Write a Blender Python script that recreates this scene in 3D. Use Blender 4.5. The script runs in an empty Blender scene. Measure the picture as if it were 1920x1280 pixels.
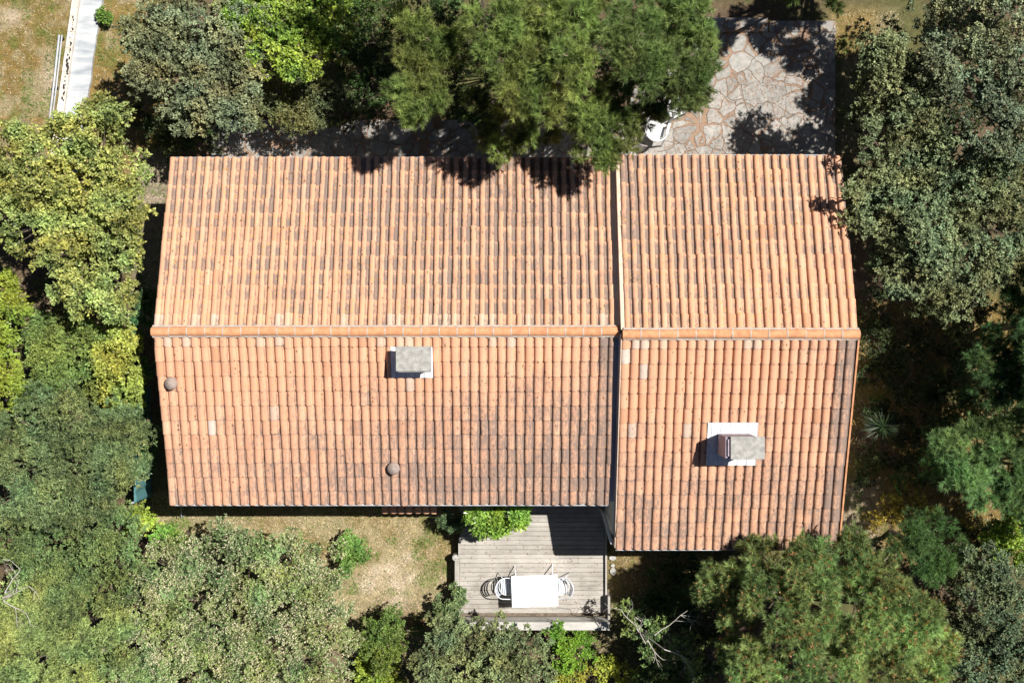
import bpy, math, random
import numpy as np
from mathutils import Vector, Matrix

# ------------------------------------------------------------------ camera, light, exposure
scene = bpy.context.scene
COL = scene.collection
FPX, CZ = 2176.0, 31.2

cam_d = bpy.data.cameras.new('camera')
cam_d.sensor_width = 36.0
cam_d.lens = FPX / 1920 * 36.0
cam_d.clip_end = 2000
cam = bpy.data.objects.new('camera', cam_d)
cam.location = (0, 0, CZ)
COL.objects.link(cam)
scene.camera = cam

SUN_VEC = Vector((0.49, 0.23, 1.0)).normalized()
elev = math.asin(SUN_VEC.z)
azim = math.atan2(SUN_VEC.x, SUN_VEC.y)
world = bpy.data.worlds.new('World')
scene.world = world
world.use_nodes = True
wn = world.node_tree.nodes; wl = world.node_tree.links
wn.clear()
sky = wn.new('ShaderNodeTexSky'); sky.sky_type = 'NISHITA'; sky.sun_disc = False
sky.sun_elevation = elev; sky.sun_rotation = azim
sky.air_density = 0.33; sky.dust_density = 0.3; sky.ozone_density = 1.0
bg = wn.new('ShaderNodeBackground'); bg.inputs['Strength'].default_value = 0.05
wo = wn.new('ShaderNodeOutputWorld')
wl.new(sky.outputs[0], bg.inputs[0]); wl.new(bg.outputs[0], wo.inputs[0])

sun_d = bpy.data.lights.new('sun', 'SUN')
sun_d.energy = 5.0
sun_d.angle = math.radians(0.5)
sun_d.color = (1.0, 0.955, 0.88)
sun = bpy.data.objects.new('sun', sun_d)
sun.rotation_euler = (-SUN_VEC).to_track_quat('-Z', 'Y').to_euler()
sun.location = SUN_VEC * 60
COL.objects.link(sun)

scene.view_settings.view_transform = 'Standard'
scene.view_settings.look = 'None'
scene.view_settings.gamma = 1
scene.view_settings.exposure = 0.48
scene.render.engine = 'CYCLES'
scene.cycles.max_bounces = 5
scene.cycles.diffuse_bounces = 3
scene.cycles.glossy_bounces = 2
scene.cycles.transmission_bounces = 2

rnd = random.Random(7)


def P(px, py, z=0.0):
    """photo pixel (1920 wide) at height z -> world point"""
    s = FPX / (CZ - z)
    return Vector(((px - 960) / s, (640 - py) / s, z))


# ------------------------------------------------------------------ materials
def new_mat(name, rough=0.8, spec=0.3):
    m = bpy.data.materials.new(name)
    m.use_nodes = True
    nt = m.node_tree
    b = nt.nodes['Principled BSDF']
    b.inputs['Roughness'].default_value = rough
    b.inputs['Specular IOR Level'].default_value = spec
    return m, nt, b


def nd(nt, typ, **kw):
    n = nt.nodes.new(typ)
    for k, v in kw.items():
        if k.startswith('i_'):
            key = k[2:]
            key = int(key) if key.isdigit() else key.replace('_', ' ')
            n.inputs[key].default_value = v
        else:
            setattr(n, k, v)
    return n


def noise(nt, vec, scale, detail=4, rough=0.6, dist=0.0):
    n = nd(nt, 'ShaderNodeTexNoise', i_Scale=scale, i_Detail=detail, i_Roughness=rough, i_Distortion=dist)
    if vec is not None:
        nt.links.new(vec, n.inputs['Vector'])
    return n.outputs['Fac']


def ramp(nt, fac, stops):
    r = nt.nodes.new('ShaderNodeValToRGB')
    els = r.color_ramp.elements
    while len(els) < len(stops):
        els.new(0.5)
    for e, (p, c) in zip(els, stops):
        e.position = p
        e.color = (c[0], c[1], c[2], 1) if not isinstance(c, (int, float)) else (c, c, c, 1)
    nt.links.new(fac, r.inputs[0])
    return r.outputs[0]


def mixc(nt, fac, a, b, mode='MIX'):
    m = nt.nodes.new('ShaderNodeMix'); m.data_type = 'RGBA'; m.blend_type = mode
    for s, v in ((m.inputs[0], fac), (m.inputs[6], a), (m.inputs[7], b)):
        if hasattr(v, 'is_linked'):
            nt.links.new(v, s)
        elif isinstance(v, (int, float)):
            s.default_value = v
        else:
            s.default_value = (v[0], v[1], v[2], 1)
    return m.outputs[2]


def mth(nt, op, a, b=None, clamp=False):
    m = nt.nodes.new('ShaderNodeMath'); m.operation = op; m.use_clamp = clamp
    for s, v in ((m.inputs[0], a), (m.inputs[1], b)):
        if v is None:
            continue
        if hasattr(v, 'is_linked'):
            nt.links.new(v, s)
        else:
            s.default_value = v
    return m.outputs[0]


def bump(nt, b, h, strength=0.3, dist=0.01):
    n = nd(nt, 'ShaderNodeBump', i_Strength=strength, i_Distance=dist)
    nt.links.new(h, n.inputs['Height'])
    nt.links.new(n.outputs[0], b.inputs['Normal'])


def objco(nt, scale=None):
    t = nt.nodes.new('ShaderNodeTexCoord')
    o = t.outputs['Object']
    if scale:
        mp = nt.nodes.new('ShaderNodeMapping')
        mp.inputs['Scale'].default_value = scale
        nt.links.new(o, mp.inputs[0]); o = mp.outputs[0]
    return o


def noisy_mat(name, c1, c2, scale=6, rough=0.85, bstr=0.3, c3=None, spec=0.25, stretch=None, bd=0.008):
    m, nt, b = new_mat(name, rough, spec)
    v = objco(nt, stretch)
    f = noise(nt, v, scale, 8, 0.65)
    stops = [(0.35, c1), (0.65, c2)]
    if c3:
        stops.append((0.75, c3))
    c = ramp(nt, f, stops)
    f2 = noise(nt, v, scale * 9, 5, 0.7)
    c = mixc(nt, 0.5, c, ramp(nt, f2, [(0.3, 0.72), (0.7, 1.15)]), 'MULTIPLY')
    nt.links.new(c, b.inputs['Base Color'])
    bump(nt, b, f2, bstr, bd)
    return m


M = {}
M['white_wall'] = noisy_mat('white_render', (0.62, 0.60, 0.56), (0.74, 0.73, 0.70), 3, 0.9)
M['white_paint'] = noisy_mat('white_paint', (0.74, 0.75, 0.76), (0.84, 0.84, 0.84), 5, 0.55, 0.05)
M['flashing'] = noisy_mat('white_sealed_flashing', (0.66, 0.69, 0.72), (0.85, 0.86, 0.86), 9, 0.6, 0.1)
M['gutter'] = noisy_mat('white_gutter', (0.55, 0.57, 0.62), (0.7, 0.72, 0.76), 4, 0.5, 0.05)
M['zinc'] = noisy_mat('zinc_sheet', (0.46, 0.55, 0.66), (0.55, 0.63, 0.72), 5, 0.55, 0.05)  # blue tint raised to stand for reflected sky
M['concrete'] = noisy_mat('weathered_concrete', (0.27, 0.265, 0.25), (0.45, 0.44, 0.41), 9, 0.95, 0.7, (0.2, 0.2, 0.18))
M['mortar'] = noisy_mat('mortar', (0.42, 0.36, 0.31), (0.55, 0.48, 0.42), 12, 0.95, 0.5)
M['verge'] = noisy_mat('verge_render', (0.62, 0.45, 0.34), (0.78, 0.63, 0.5), 7, 0.9, 0.3)
M['brown_render'] = noisy_mat('brown_render', (0.30, 0.26, 0.31), (0.42, 0.37, 0.43), 8, 0.9, 0.3)
M['clay_vent'] = noisy_mat('grey_clay', (0.27, 0.22, 0.20), (0.40, 0.33, 0.29), 14, 0.9, 0.4)
M['bark'] = noisy_mat('bark', (0.10, 0.075, 0.055), (0.22, 0.18, 0.14), 10, 0.95, 0.8)
M['pale_bark'] = noisy_mat('pale_dead_wood', (0.36, 0.33, 0.29), (0.56, 0.53, 0.48), 10, 0.9, 0.4)
M['white_plastic'] = noisy_mat('white_plastic', (0.72, 0.74, 0.77), (0.82, 0.83, 0.85), 5, 0.4, 0.02, spec=0.5)
M['white_metal'] = noisy_mat('white_metal', (0.66, 0.69, 0.74), (0.8, 0.82, 0.85), 7, 0.4, 0.02, spec=0.5)
M['strap'] = noisy_mat('pale_blue_strap', (0.55, 0.60, 0.70), (0.68, 0.72, 0.80), 7, 0.5, 0.05)
M['grey_metal'] = noisy_mat('galvanised_metal', (0.42, 0.45, 0.50), (0.58, 0.6, 0.64), 7, 0.45, 0.05)
M['cream_wall'] = noisy_mat('cream_coping', (0.55, 0.50, 0.43), (0.76, 0.72, 0.66), 4, 0.9, 0.3)
M['stone'] = noisy_mat('grey_stone', (0.33, 0.32, 0.30), (0.5, 0.49, 0.46), 8, 0.9, 0.6)
M['pebble'] = noisy_mat('black_moss', (0.03, 0.03, 0.028), (0.07, 0.065, 0.06), 10, 0.95, 0.5)


def netting_mat():
    m, nt, b = new_mat('green_shade_netting', 0.7)
    v = objco(nt)
    w = nd(nt, 'ShaderNodeTexWave', wave_type='BANDS', bands_direction='Y', i_Scale=9.0, i_Distortion=2.5, i_Detail=3.0)
    nt.links.new(v, w.inputs['Vector'])
    f = noise(nt, v, 3, 6)
    c = mixc(nt, w.outputs['Fac'], (0.06, 0.17, 0.19), (0.12, 0.29, 0.31))
    c = mixc(nt, ramp(nt, f, [(0.4, 0.0), (0.7, 0.6)]), c, (0.10, 0.24, 0.20))
    nt.links.new(c, b.inputs['Base Color'])
    bump(nt, b, w.outputs['Fac'], 0.5, 0.01)
    return m


M['netting'] = netting_mat()


def tile_mat():
    m, nt, b = new_mat('terracotta_tile', 0.85, 0.2)
    a = nd(nt, 'ShaderNodeAttribute', attribute_name='tile')
    sep = nt.nodes.new('ShaderNodeSeparateColor'); nt.links.new(a.outputs['Color'], sep.inputs[0])
    R, G, B = sep.outputs[0], sep.outputs[1], sep.outputs[2]
    v = objco(nt)
    base = ramp(nt, R, [(0.0, (0.48, 0.235, 0.13)), (0.25, (0.64, 0.325, 0.195)), (0.55, (0.70, 0.38, 0.235)),
                        (0.8, (0.71, 0.44, 0.29)), (0.93, (0.58, 0.45, 0.37)), (1.0, (0.72, 0.68, 0.64))])
    n1 = noise(nt, v, 2.2, 6, 0.6)
    base = mixc(nt, 0.6, base, ramp(nt, n1, [(0.3, 0.86), (0.7, 1.10)]), 'MULTIPLY')
    n2 = noise(nt, v, 55, 5, 0.7)
    base = mixc(nt, 0.5, base, ramp(nt, n2, [(0.3, 0.82), (0.7, 1.10)]), 'MULTIPLY')
    # grey weathering
    n3 = noise(nt, objco(nt, (1.5, 0.55, 1)), 14, 8, 0.78)
    n3b = noise(nt, v, 60, 6, 0.75)
    st = mth(nt, 'ADD', mth(nt, 'MULTIPLY', n3, 0.65), mth(nt, 'MULTIPLY', n3b, 0.35))
    st = mth(nt, 'ADD', mth(nt, 'MULTIPLY', mth(nt, 'SUBTRACT', st, 0.5), 8.5), mth(nt, 'SUBTRACT', mth(nt, 'MULTIPLY', G, 2.0), 0.75))
    st = mth(nt, 'ADD', st, mth(nt, 'MULTIPLY', mth(nt, 'SUBTRACT', noise(nt, v, 1.6, 4, 0.6), 0.5), 2.2))
    st = mth(nt, 'MULTIPLY', st, 0.9, True)
    st = mth(nt, 'MULTIPLY', st, 0.82)
    base = mixc(nt, mth(nt, 'MULTIPLY', G, 0.38, True), base, (0.43, 0.315, 0.24))
    base = mixc(nt, st, base, mixc(nt, n2, (0.10, 0.08, 0.075), (0.25, 0.21, 0.195)))
    # ochre lichen
    n4 = noise(nt, v, 15, 6, 0.7)
    li = mth(nt, 'ADD', mth(nt, 'MULTIPLY', mth(nt, 'SUBTRACT', n4, 0.625), 16.0), mth(nt, 'MULTIPLY', B, 2.6))
    li = mth(nt, 'MULTIPLY', li, 1.0, True)
    base = mixc(nt, mth(nt, 'MULTIPLY', li, 0.65), base, (0.66, 0.34, 0.06))
    # dark moss spots
    vo = nd(nt, 'ShaderNodeTexVoronoi', i_Scale=9.0, i_Randomness=1.0)
    mp = nt.nodes.new('ShaderNodeMapping'); nt.links.new(v, mp.inputs[0]); mp.inputs['Scale'].default_value = (1.3, 0.9, 0.0)
    nt.links.new(mp.outputs[0], vo.inputs['Vector'])
    sc = nt.nodes.new('ShaderNodeSeparateColor'); nt.links.new(vo.outputs['Color'], sc.inputs[0])
    rad = mth(nt, 'MULTIPLY', mth(nt, 'SUBTRACT', sc.outputs[0], 0.55), 0.55)
    dd = mth(nt, 'ADD', vo.outputs['Distance'], mth(nt, 'MULTIPLY', mth(nt, 'SUBTRACT', n3b, 0.5), 0.7))
    spot = mth(nt, 'MULTIPLY', mth(nt, 'SUBTRACT', rad, dd), 25.0, True)
    base = mixc(nt, mth(nt, 'MULTIPLY', spot, 0.85), base, (0.13, 0.075, 0.035))
    nt.links.new(base, b.inputs['Base Color'])
    bump(nt, b, mth(nt, 'ADD', n2, n3), 0.25, 0.004)
    return m


M['tile'] = tile_mat()
M['ridge'] = noisy_mat('ridge_terracotta', (0.50, 0.235, 0.12), (0.72, 0.36, 0.19), 7, 0.85, 0.3)


def wood_mat(name='grey_decking', ca=(0.26, 0.225, 0.185), cb=(0.52, 0.47, 0.41)):
    m, nt, b = new_mat(name, 0.85, 0.2)
    a = nd(nt, 'ShaderNodeAttribute', attribute_name='tile')
    sep = nt.nodes.new('ShaderNodeSeparateColor'); nt.links.new(a.outputs['Color'], sep.inputs[0])
    v = objco(nt, (1.2, 14, 14))
    f = noise(nt, v, 3, 8, 0.7)
    v2 = objco(nt)
    g = noise(nt, v2, 1.6, 5, 0.6)
    s = mth(nt, 'ADD', mth(nt, 'MULTIPLY', f, 0.6), mth(nt, 'MULTIPLY', sep.outputs[0], 0.14))
    s = mth(nt, 'ADD', s, mth(nt, 'MULTIPLY', g, 0.6))
    c = ramp(nt, s, [(0.48, ca), (0.86, cb)])
    kn = noise(nt, objco(nt, (6, 16, 16)), 2.0, 3, 0.5)
    c = mixc(nt, ramp(nt, kn, [(0.68, 0.0), (0.76, 0.5)]), c, (0.13, 0.11, 0.09))
    nt.links.new(c, b.inputs['Base Color'])
    bump(nt, b, f, 0.4, 0.004)
    return m


M['deck'] = wood_mat('grey_decking', (0.27, 0.25, 0.225), (0.52, 0.49, 0.45))
M['rail_wood'] = wood_mat('pale_rail_wood', (0.36, 0.35, 0.33), (0.62, 0.6, 0.56))


def patio_mat():
    m, nt, b = new_mat('crazy_paving', 0.9, 0.2)
    v = objco(nt)
    w = nd(nt, 'ShaderNodeTexNoise', i_Scale=2.2, i_Detail=4.0)
    nt.links.new(v, w.inputs['Vector'])
    off = nt.nodes.new('ShaderNodeVectorMath'); off.operation = 'SCALE'; off.inputs['Scale'].default_value = 0.34
    nt.links.new(w.outputs['Color'], off.inputs[0])
    ad = nt.nodes.new('ShaderNodeVectorMath'); ad.operation = 'ADD'
    nt.links.new(v, ad.inputs[0]); nt.links.new(off.outputs[0], ad.inputs[1])
    flat = nt.nodes.new('ShaderNodeMapping'); flat.inputs['Scale'].default_value = (1, 1, 0)
    nt.links.new(ad.outputs[0], flat.inputs[0])
    vd = nd(nt, 'ShaderNodeTexVoronoi', feature='DISTANCE_TO_EDGE', i_Scale=2.5, i_Randomness=1.0)
    nt.links.new(flat.outputs[0], vd.inputs['Vector'])
    vc = nd(nt, 'ShaderNodeTexVoronoi', feature='F1', i_Scale=2.5, i_Randomness=1.0)
    nt.links.new(flat.outputs[0], vc.inputs['Vector'])
    n = noise(nt, v, 7, 9, 0.7)
    nf = noise(nt, v, 45, 5, 0.7)
    nb = noise(nt, v, 0.7, 3, 0.5)
    stone = ramp(nt, n, [(0.3, (0.24, 0.235, 0.22)), (0.5, (0.365, 0.355, 0.335)), (0.7, (0.50, 0.485, 0.46))])
    hs = nt.nodes.new('ShaderNodeSeparateColor'); nt.links.new(vc.outputs['Color'], hs.inputs[0])
    stone = mixc(nt, 0.7, stone, ramp(nt, hs.outputs[0], [(0.0, 0.72), (1.0, 1.15)]), 'MULTIPLY')
    cracks = nd(nt, 'ShaderNodeTexVoronoi', feature='DISTANCE_TO_EDGE', i_Scale=4.2)
    nt.links.new(flat.outputs[0], cracks.inputs['Vector'])
    ck = ramp(nt, cracks.outputs['Distance'], [(0.0, 1.0), (0.035, 0.0)])
    stone = mixc(nt, mth(nt, 'MULTIPLY', ck, mth(nt, 'GREATER_THAN', hs.outputs[1], 0.55)), stone, (0.30, 0.22, 0.17))
    litter = mixc(nt, nf, (0.23, 0.145, 0.10), (0.43, 0.30, 0.215))
    wdt = mth(nt, 'ADD', mth(nt, 'MULTIPLY', nb, 0.30), mth(nt, 'MULTIPLY', n, 0.16))
    wdt = mth(nt, 'SUBTRACT', wdt, 0.188)
    j = mth(nt, 'MULTIPLY', mth(nt, 'SUBTRACT', wdt, vd.outputs['Distance']), 45.0, True)
    scat = mth(nt, 'MULTIPLY', mth(nt, 'SUBTRACT', mth(nt, 'ADD', nf, mth(nt, 'MULTIPLY', n, 0.6)), 0.86), 9.0, True)
    c = mixc(nt, mth(nt, 'MAXIMUM', j, mth(nt, 'MULTIPLY', scat, 0.6)), stone, litter)
    nt.links.new(c, b.inputs['Base Color'])
    h = mth(nt, 'ADD', mth(nt, 'MULTIPLY', j, -1.0), mth(nt, 'MULTIPLY', nf, 0.4))
    bump(nt, b, h, 0.9, 0.035)
    return m


M['patio'] = patio_mat()


def path_mat():
    m, nt, b = new_mat('pale_concrete_path', 0.85, 0.25)
    v = objco(nt, (0.7, 3.0, 1))
    mp = v.node
    mp.inputs['Rotation'].default_value = (0, 0, math.radians(28))
    f = noise(nt, v, 1.0, 7, 0.6, 0.2)
    f2 = noise(nt, objco(nt), 30, 6, 0.7)
    c = ramp(nt, f, [(0.36, (0.28, 0.31, 0.355)), (0.5, (0.45, 0.475, 0.50)), (0.62, (0.60, 0.61, 0.63))])
    c = mixc(nt, 0.4, c, ramp(nt, f2, [(0.3, 0.8), (0.7, 1.1)]), 'MULTIPLY')
    nt.links.new(c, b.inputs['Base Color'])
    bump(nt, b, f2, 0.3, 0.005)
    return m


M['path'] = path_mat()


def ground_mat():
    m, nt, b = new_mat('dry_ground', 0.95, 0.1)
    a = nd(nt, 'ShaderNodeAttribute', attribute_name='tile')
    v = objco(nt)
    n1 = noise(nt, v, 5, 9, 0.75)
    n2 = noise(nt, v, 38, 8, 0.8)
    n3 = noise(nt, v, 140, 3, 0.7)
    c = mixc(nt, 1.0, a.outputs['Color'], ramp(nt, n1, [(0.3, 0.6), (0.7, 1.35)]), 'MULTIPLY')
    c = mixc(nt, 1.0, c, ramp(nt, n2, [(0.3, 0.55), (0.5, 0.95), (0.7, 1.5)]), 'MULTIPLY')
    pale = ramp(nt, n3, [(0.60, 0.0), (0.7, 0.55)])
    c = mixc(nt, pale, c, (0.50, 0.42, 0.30))
    nt.links.new(c, b.inputs['Base Color'])
    bump(nt, b, mth(nt, 'ADD', n2, n3), 0.9, 0.03)
    return m


M['ground'] = ground_mat()


def leaf_mat(name, trans=0.35, rough=0.5, spec=0.4, tcol=(1.25, 1.2, 0.5)):
    m = bpy.data.materials.new(name)
    m.use_nodes = True
    nt = m.node_tree
    b = nt.nodes['Principled BSDF']
    out = nt.nodes['Material Output']
    b.inputs['Roughness'].default_value = rough
    b.inputs['Specular IOR Level'].default_value = spec
    a = nd(nt, 'ShaderNodeAttribute', attribute_name='tile')
    nt.links.new(a.outputs['Color'], b.inputs['Base Color'])
    t = nt.nodes.new('ShaderNodeBsdfTranslucent')
    nt.links.new(mixc(nt, 1.0, a.outputs['Color'], tcol, 'MULTIPLY'), t.inputs['Color'])
    mx = nt.nodes.new('ShaderNodeMixShader'); mx.inputs[0].default_value = trans
    nt.links.new(b.outputs[0], mx.inputs[1]); nt.links.new(t.outputs[0], mx.inputs[2])
    nt.links.new(mx.outputs[0], out.inputs[0])
    return m


M['leaf'] = leaf_mat('green_leaves', 0.24, 0.5, 0.4)
M['oak_leaf'] = leaf_mat('leathery_grey_green_leaves', 0.12, 0.55, 0.3)
M['glossy_leaf'] = leaf_mat('glossy_leaves', 0.25, 0.28, 0.6)
M['needle'] = leaf_mat('pine_needles', 0.25, 0.55, 0.35)
M['straw'] = leaf_mat('dry_grass_blades', 0.2, 0.8, 0.1, (1, 1, 1))


# ------------------------------------------------------------------ object helpers
def tag(o, label=None, cat=None, group=None, kind=None):
    if label: o['label'] = label
    if cat: o['category'] = cat
    if group: o['group'] = group
    if kind: o['kind'] = kind
    return o


def empty(name, loc, label, cat, group=None, rz=0):
    o = bpy.data.objects.new(name, None)
    o.location = loc; o.rotation_euler = (0, 0, rz)
    o.empty_display_size = 0.2
    COL.objects.link(o)
    return tag(o, label, cat, group)


def set_col(me, cols):
    at = me.color_attributes.new('tile', 'FLOAT_COLOR', 'POINT')
    c = np.ones((len(me.vertices), 4), dtype=np.float32)
    c[:, :3] = cols
    at.data.foreach_set('color', c.ravel())


def np_mesh(name, verts, k, nfaces, mat, parent=None, cols=None, smooth=False, faces=None):
    """verts (N,3); faces either implicit k-gons of consecutive verts or an (F,k) array"""
    me = bpy.data.meshes.new(name)
    verts = np.asarray(verts, dtype=np.float32)
    if faces is None:
        faces = np.arange(nfaces * k, dtype=np.int32).reshape(nfaces, k)
    faces = np.asarray(faces, dtype=np.int32)
    me.vertices.add(len(verts)); me.vertices.foreach_set('co', verts.ravel())
    me.loops.add(faces.size); me.loops.foreach_set('vertex_index', faces.ravel())
    me.polygons.add(len(faces))
    me.polygons.foreach_set('loop_start', np.arange(0, faces.size, faces.shape[1], dtype=np.int32))
    me.polygons.foreach_set('loop_total', np.full(len(faces), faces.shape[1], dtype=np.int32))
    if smooth:
        me.polygons.foreach_set('use_smooth', np.ones(len(faces), dtype=bool))
    me.update(calc_edges=True)
    if cols is not None:
        set_col(me, cols)
    me.materials.append(mat)
    o = bpy.data.objects.new(name, me)
    COL.objects.link(o)
    if parent is not None:
        o.parent = parent
    return o


class MB:
    """collects polygons; build() links them as one mesh object"""
    def __init__(s):
        s.v = []; s.f = []; s.c = []

    def add(s, verts, faces, c=0.5):
        n = len(s.v)
        s.v += [tuple(p) for p in verts]
        s.f += [tuple(i + n for i in f) for f in faces]
        s.c += [c if isinstance(c, tuple) else (c, c, c)] * len(verts)

    def box(s, x0, x1, y0, y1, z0, z1, c=0.5, bev=0.0):
        if bev <= 0:
            vs = [(x, y, z) for z in (z0, z1) for y in (y0, y1) for x in (x0, x1)]
            s.add(vs, [(0, 2, 3, 1), (4, 5, 7, 6), (0, 1, 5, 4), (2, 6, 7, 3), (0, 4, 6, 2), (1, 3, 7, 5)], c)
        else:
            b = bev
            rings = []
            for z, i in ((z0, 0), (z1 - b, 0), (z1, b)):
                rings.append([(x0 + i, y0 + i, z), (x1 - i, y0 + i, z), (x1 - i, y1 - i, z), (x0 + i, y1 - i, z)])
            vs = sum(rings, [])
            fs = [(3, 2, 1, 0), (8, 9, 10, 11)]
            for r in range(2):
                for k in range(4):
                    a = r * 4 + k; d = r * 4 + (k + 1) % 4
                    fs.append((a, d, d + 4, a + 4))
            s.add(vs, fs, c)

    def tube(s, pts, rad, n=8, c=0.5, caps=True):
        pts = [Vector(p) for p in pts]
        rads = rad if isinstance(rad, (list, tuple)) else [rad] * len(pts)
        vs = []; up = None
        for i, p in enumerate(pts):
            d = (pts[min(i + 1, len(pts) - 1)] - pts[max(i - 1, 0)]).normalized()
            if up is None:
                up = d.orthogonal().normalized()
            up = (up - d * up.dot(d))
            up = up.normalized() if up.length > 1e-6 else d.orthogonal().normalized()
            w = d.cross(up)
            for k in range(n):
                a = 2 * math.pi * k / n
                vs.append(p + (up * math.cos(a) + w * math.sin(a)) * rads[i])
        fs = []
        for i in range(len(pts) - 1):
            for k in range(n):
                a = i * n + k; b_ = i * n + (k + 1) % n
                fs.append((a, b_, b_ + n, a + n))
        if caps:
            fs.append(tuple(range(n - 1, -1, -1)))
            fs.append(tuple((len(pts) - 1) * n + k for k in range(n)))
        s.add(vs, fs, c)

    def lathe(s, prof, cx, cy, n=20, c=0.5):
        vs = []
        for (r, z) in prof:
            for k in range(n):
                a = 2 * math.pi * k / n
                vs.append((cx + r * math.cos(a), cy + r * math.sin(a), z))
        fs = []
        for i in range(len(prof) - 1):
            for k in range(n):
                a = i * n + k; b_ = i * n + (k + 1) % n
                fs.append((a, b_, b_ + n, a + n))
        fs.append(tuple(range(n - 1, -1, -1)))
        fs.append(tuple((len(prof) - 1) * n + k for k in range(n)))
        s.add(vs, fs, c)

    def build(s, name, mat, parent=None, smooth=False):
        me = bpy.data.meshes.new(name)
        me.from_pydata(s.v, [], s.f)
        me.update()
        set_col(me, np.array(s.c, dtype=np.float32))
        if smooth:
            me.polygons.foreach_set('use_smooth', [True] * len(me.polygons))
        me.materials.append(mat)
        o = bpy.data.objects.new(name, me)
        COL.objects.link(o)
        if parent is not None:
            o.parent = parent
        return o


# ------------------------------------------------------------------ ground
def lattice_noise(x, y, cell, seed):
    """smooth value noise, vectorised"""
    g = np.random.RandomState(seed).rand(64, 64)
    fx = x / cell; fy = y / cell
    ix = np.floor(fx).astype(int); iy = np.floor(fy).astype(int)
    tx = fx - ix; ty = fy - iy
    tx = tx * tx * (3 - 2 * tx); ty = ty * ty * (3 - 2 * ty)
    a = g[ix % 64, iy % 64]; b = g[(ix + 1) % 64, iy % 64]
    c = g[ix % 64, (iy + 1) % 64]; d = g[(ix + 1) % 64, (iy + 1) % 64]
    return (a * (1 - tx) + b * tx) * (1 - ty) + (c * (1 - tx) + d * tx) * ty


GS = FPX / CZ


def blend0(c, w, col):
    w = w[:, None]
    return c * (1 - w) + col * w


def ground_z(x, y):
    z = (lattice_noise(x + 50, y + 50, 1.7, 3) - 0.5) * 0.08 + (lattice_noise(x + 50, y + 50, 0.5, 4) - 0.5) * 0.03
    return z - 0.03


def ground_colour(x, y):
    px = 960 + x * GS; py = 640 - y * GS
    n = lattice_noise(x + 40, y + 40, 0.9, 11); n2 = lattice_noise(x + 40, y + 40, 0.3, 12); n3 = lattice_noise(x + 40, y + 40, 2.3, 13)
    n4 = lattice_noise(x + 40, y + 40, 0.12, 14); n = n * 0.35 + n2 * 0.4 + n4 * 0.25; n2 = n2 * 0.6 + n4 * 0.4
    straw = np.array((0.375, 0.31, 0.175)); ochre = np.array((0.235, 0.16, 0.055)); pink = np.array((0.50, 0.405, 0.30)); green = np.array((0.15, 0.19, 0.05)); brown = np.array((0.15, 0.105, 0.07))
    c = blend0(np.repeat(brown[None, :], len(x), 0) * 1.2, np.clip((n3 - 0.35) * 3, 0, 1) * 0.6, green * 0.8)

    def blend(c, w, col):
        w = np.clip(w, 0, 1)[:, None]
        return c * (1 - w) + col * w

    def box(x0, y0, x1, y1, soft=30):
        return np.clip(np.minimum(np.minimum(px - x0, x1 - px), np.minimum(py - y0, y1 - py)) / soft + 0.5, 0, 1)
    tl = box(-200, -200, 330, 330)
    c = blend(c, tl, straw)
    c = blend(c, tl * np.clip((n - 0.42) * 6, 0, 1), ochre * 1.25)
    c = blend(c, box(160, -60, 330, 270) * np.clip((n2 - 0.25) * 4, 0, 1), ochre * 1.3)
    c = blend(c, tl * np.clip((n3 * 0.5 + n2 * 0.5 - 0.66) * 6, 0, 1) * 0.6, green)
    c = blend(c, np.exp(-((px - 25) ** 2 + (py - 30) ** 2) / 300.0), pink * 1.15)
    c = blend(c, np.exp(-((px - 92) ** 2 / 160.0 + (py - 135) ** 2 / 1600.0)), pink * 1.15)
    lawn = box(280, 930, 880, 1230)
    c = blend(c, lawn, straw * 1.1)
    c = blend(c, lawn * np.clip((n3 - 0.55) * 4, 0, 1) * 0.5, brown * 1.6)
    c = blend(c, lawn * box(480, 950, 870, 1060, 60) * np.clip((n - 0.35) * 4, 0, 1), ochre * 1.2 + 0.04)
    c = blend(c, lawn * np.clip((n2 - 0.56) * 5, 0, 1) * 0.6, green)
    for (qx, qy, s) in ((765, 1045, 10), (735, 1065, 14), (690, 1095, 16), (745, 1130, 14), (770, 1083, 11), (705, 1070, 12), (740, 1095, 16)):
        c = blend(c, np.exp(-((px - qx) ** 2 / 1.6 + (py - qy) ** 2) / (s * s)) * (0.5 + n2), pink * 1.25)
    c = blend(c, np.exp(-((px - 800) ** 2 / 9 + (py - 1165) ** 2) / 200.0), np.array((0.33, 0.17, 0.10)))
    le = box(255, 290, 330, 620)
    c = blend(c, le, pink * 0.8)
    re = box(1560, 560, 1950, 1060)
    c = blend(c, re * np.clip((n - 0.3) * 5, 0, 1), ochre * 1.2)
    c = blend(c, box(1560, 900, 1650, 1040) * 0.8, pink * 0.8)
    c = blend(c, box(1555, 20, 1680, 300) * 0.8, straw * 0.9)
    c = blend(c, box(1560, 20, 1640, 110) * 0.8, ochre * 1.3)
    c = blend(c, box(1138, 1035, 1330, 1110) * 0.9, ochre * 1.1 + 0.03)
    c = blend(c, box(1085, 1175, 1150, 1260, 20) * 0.8, straw * 0.7)
    return np.clip(c, 0.01, 0.9)


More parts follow.
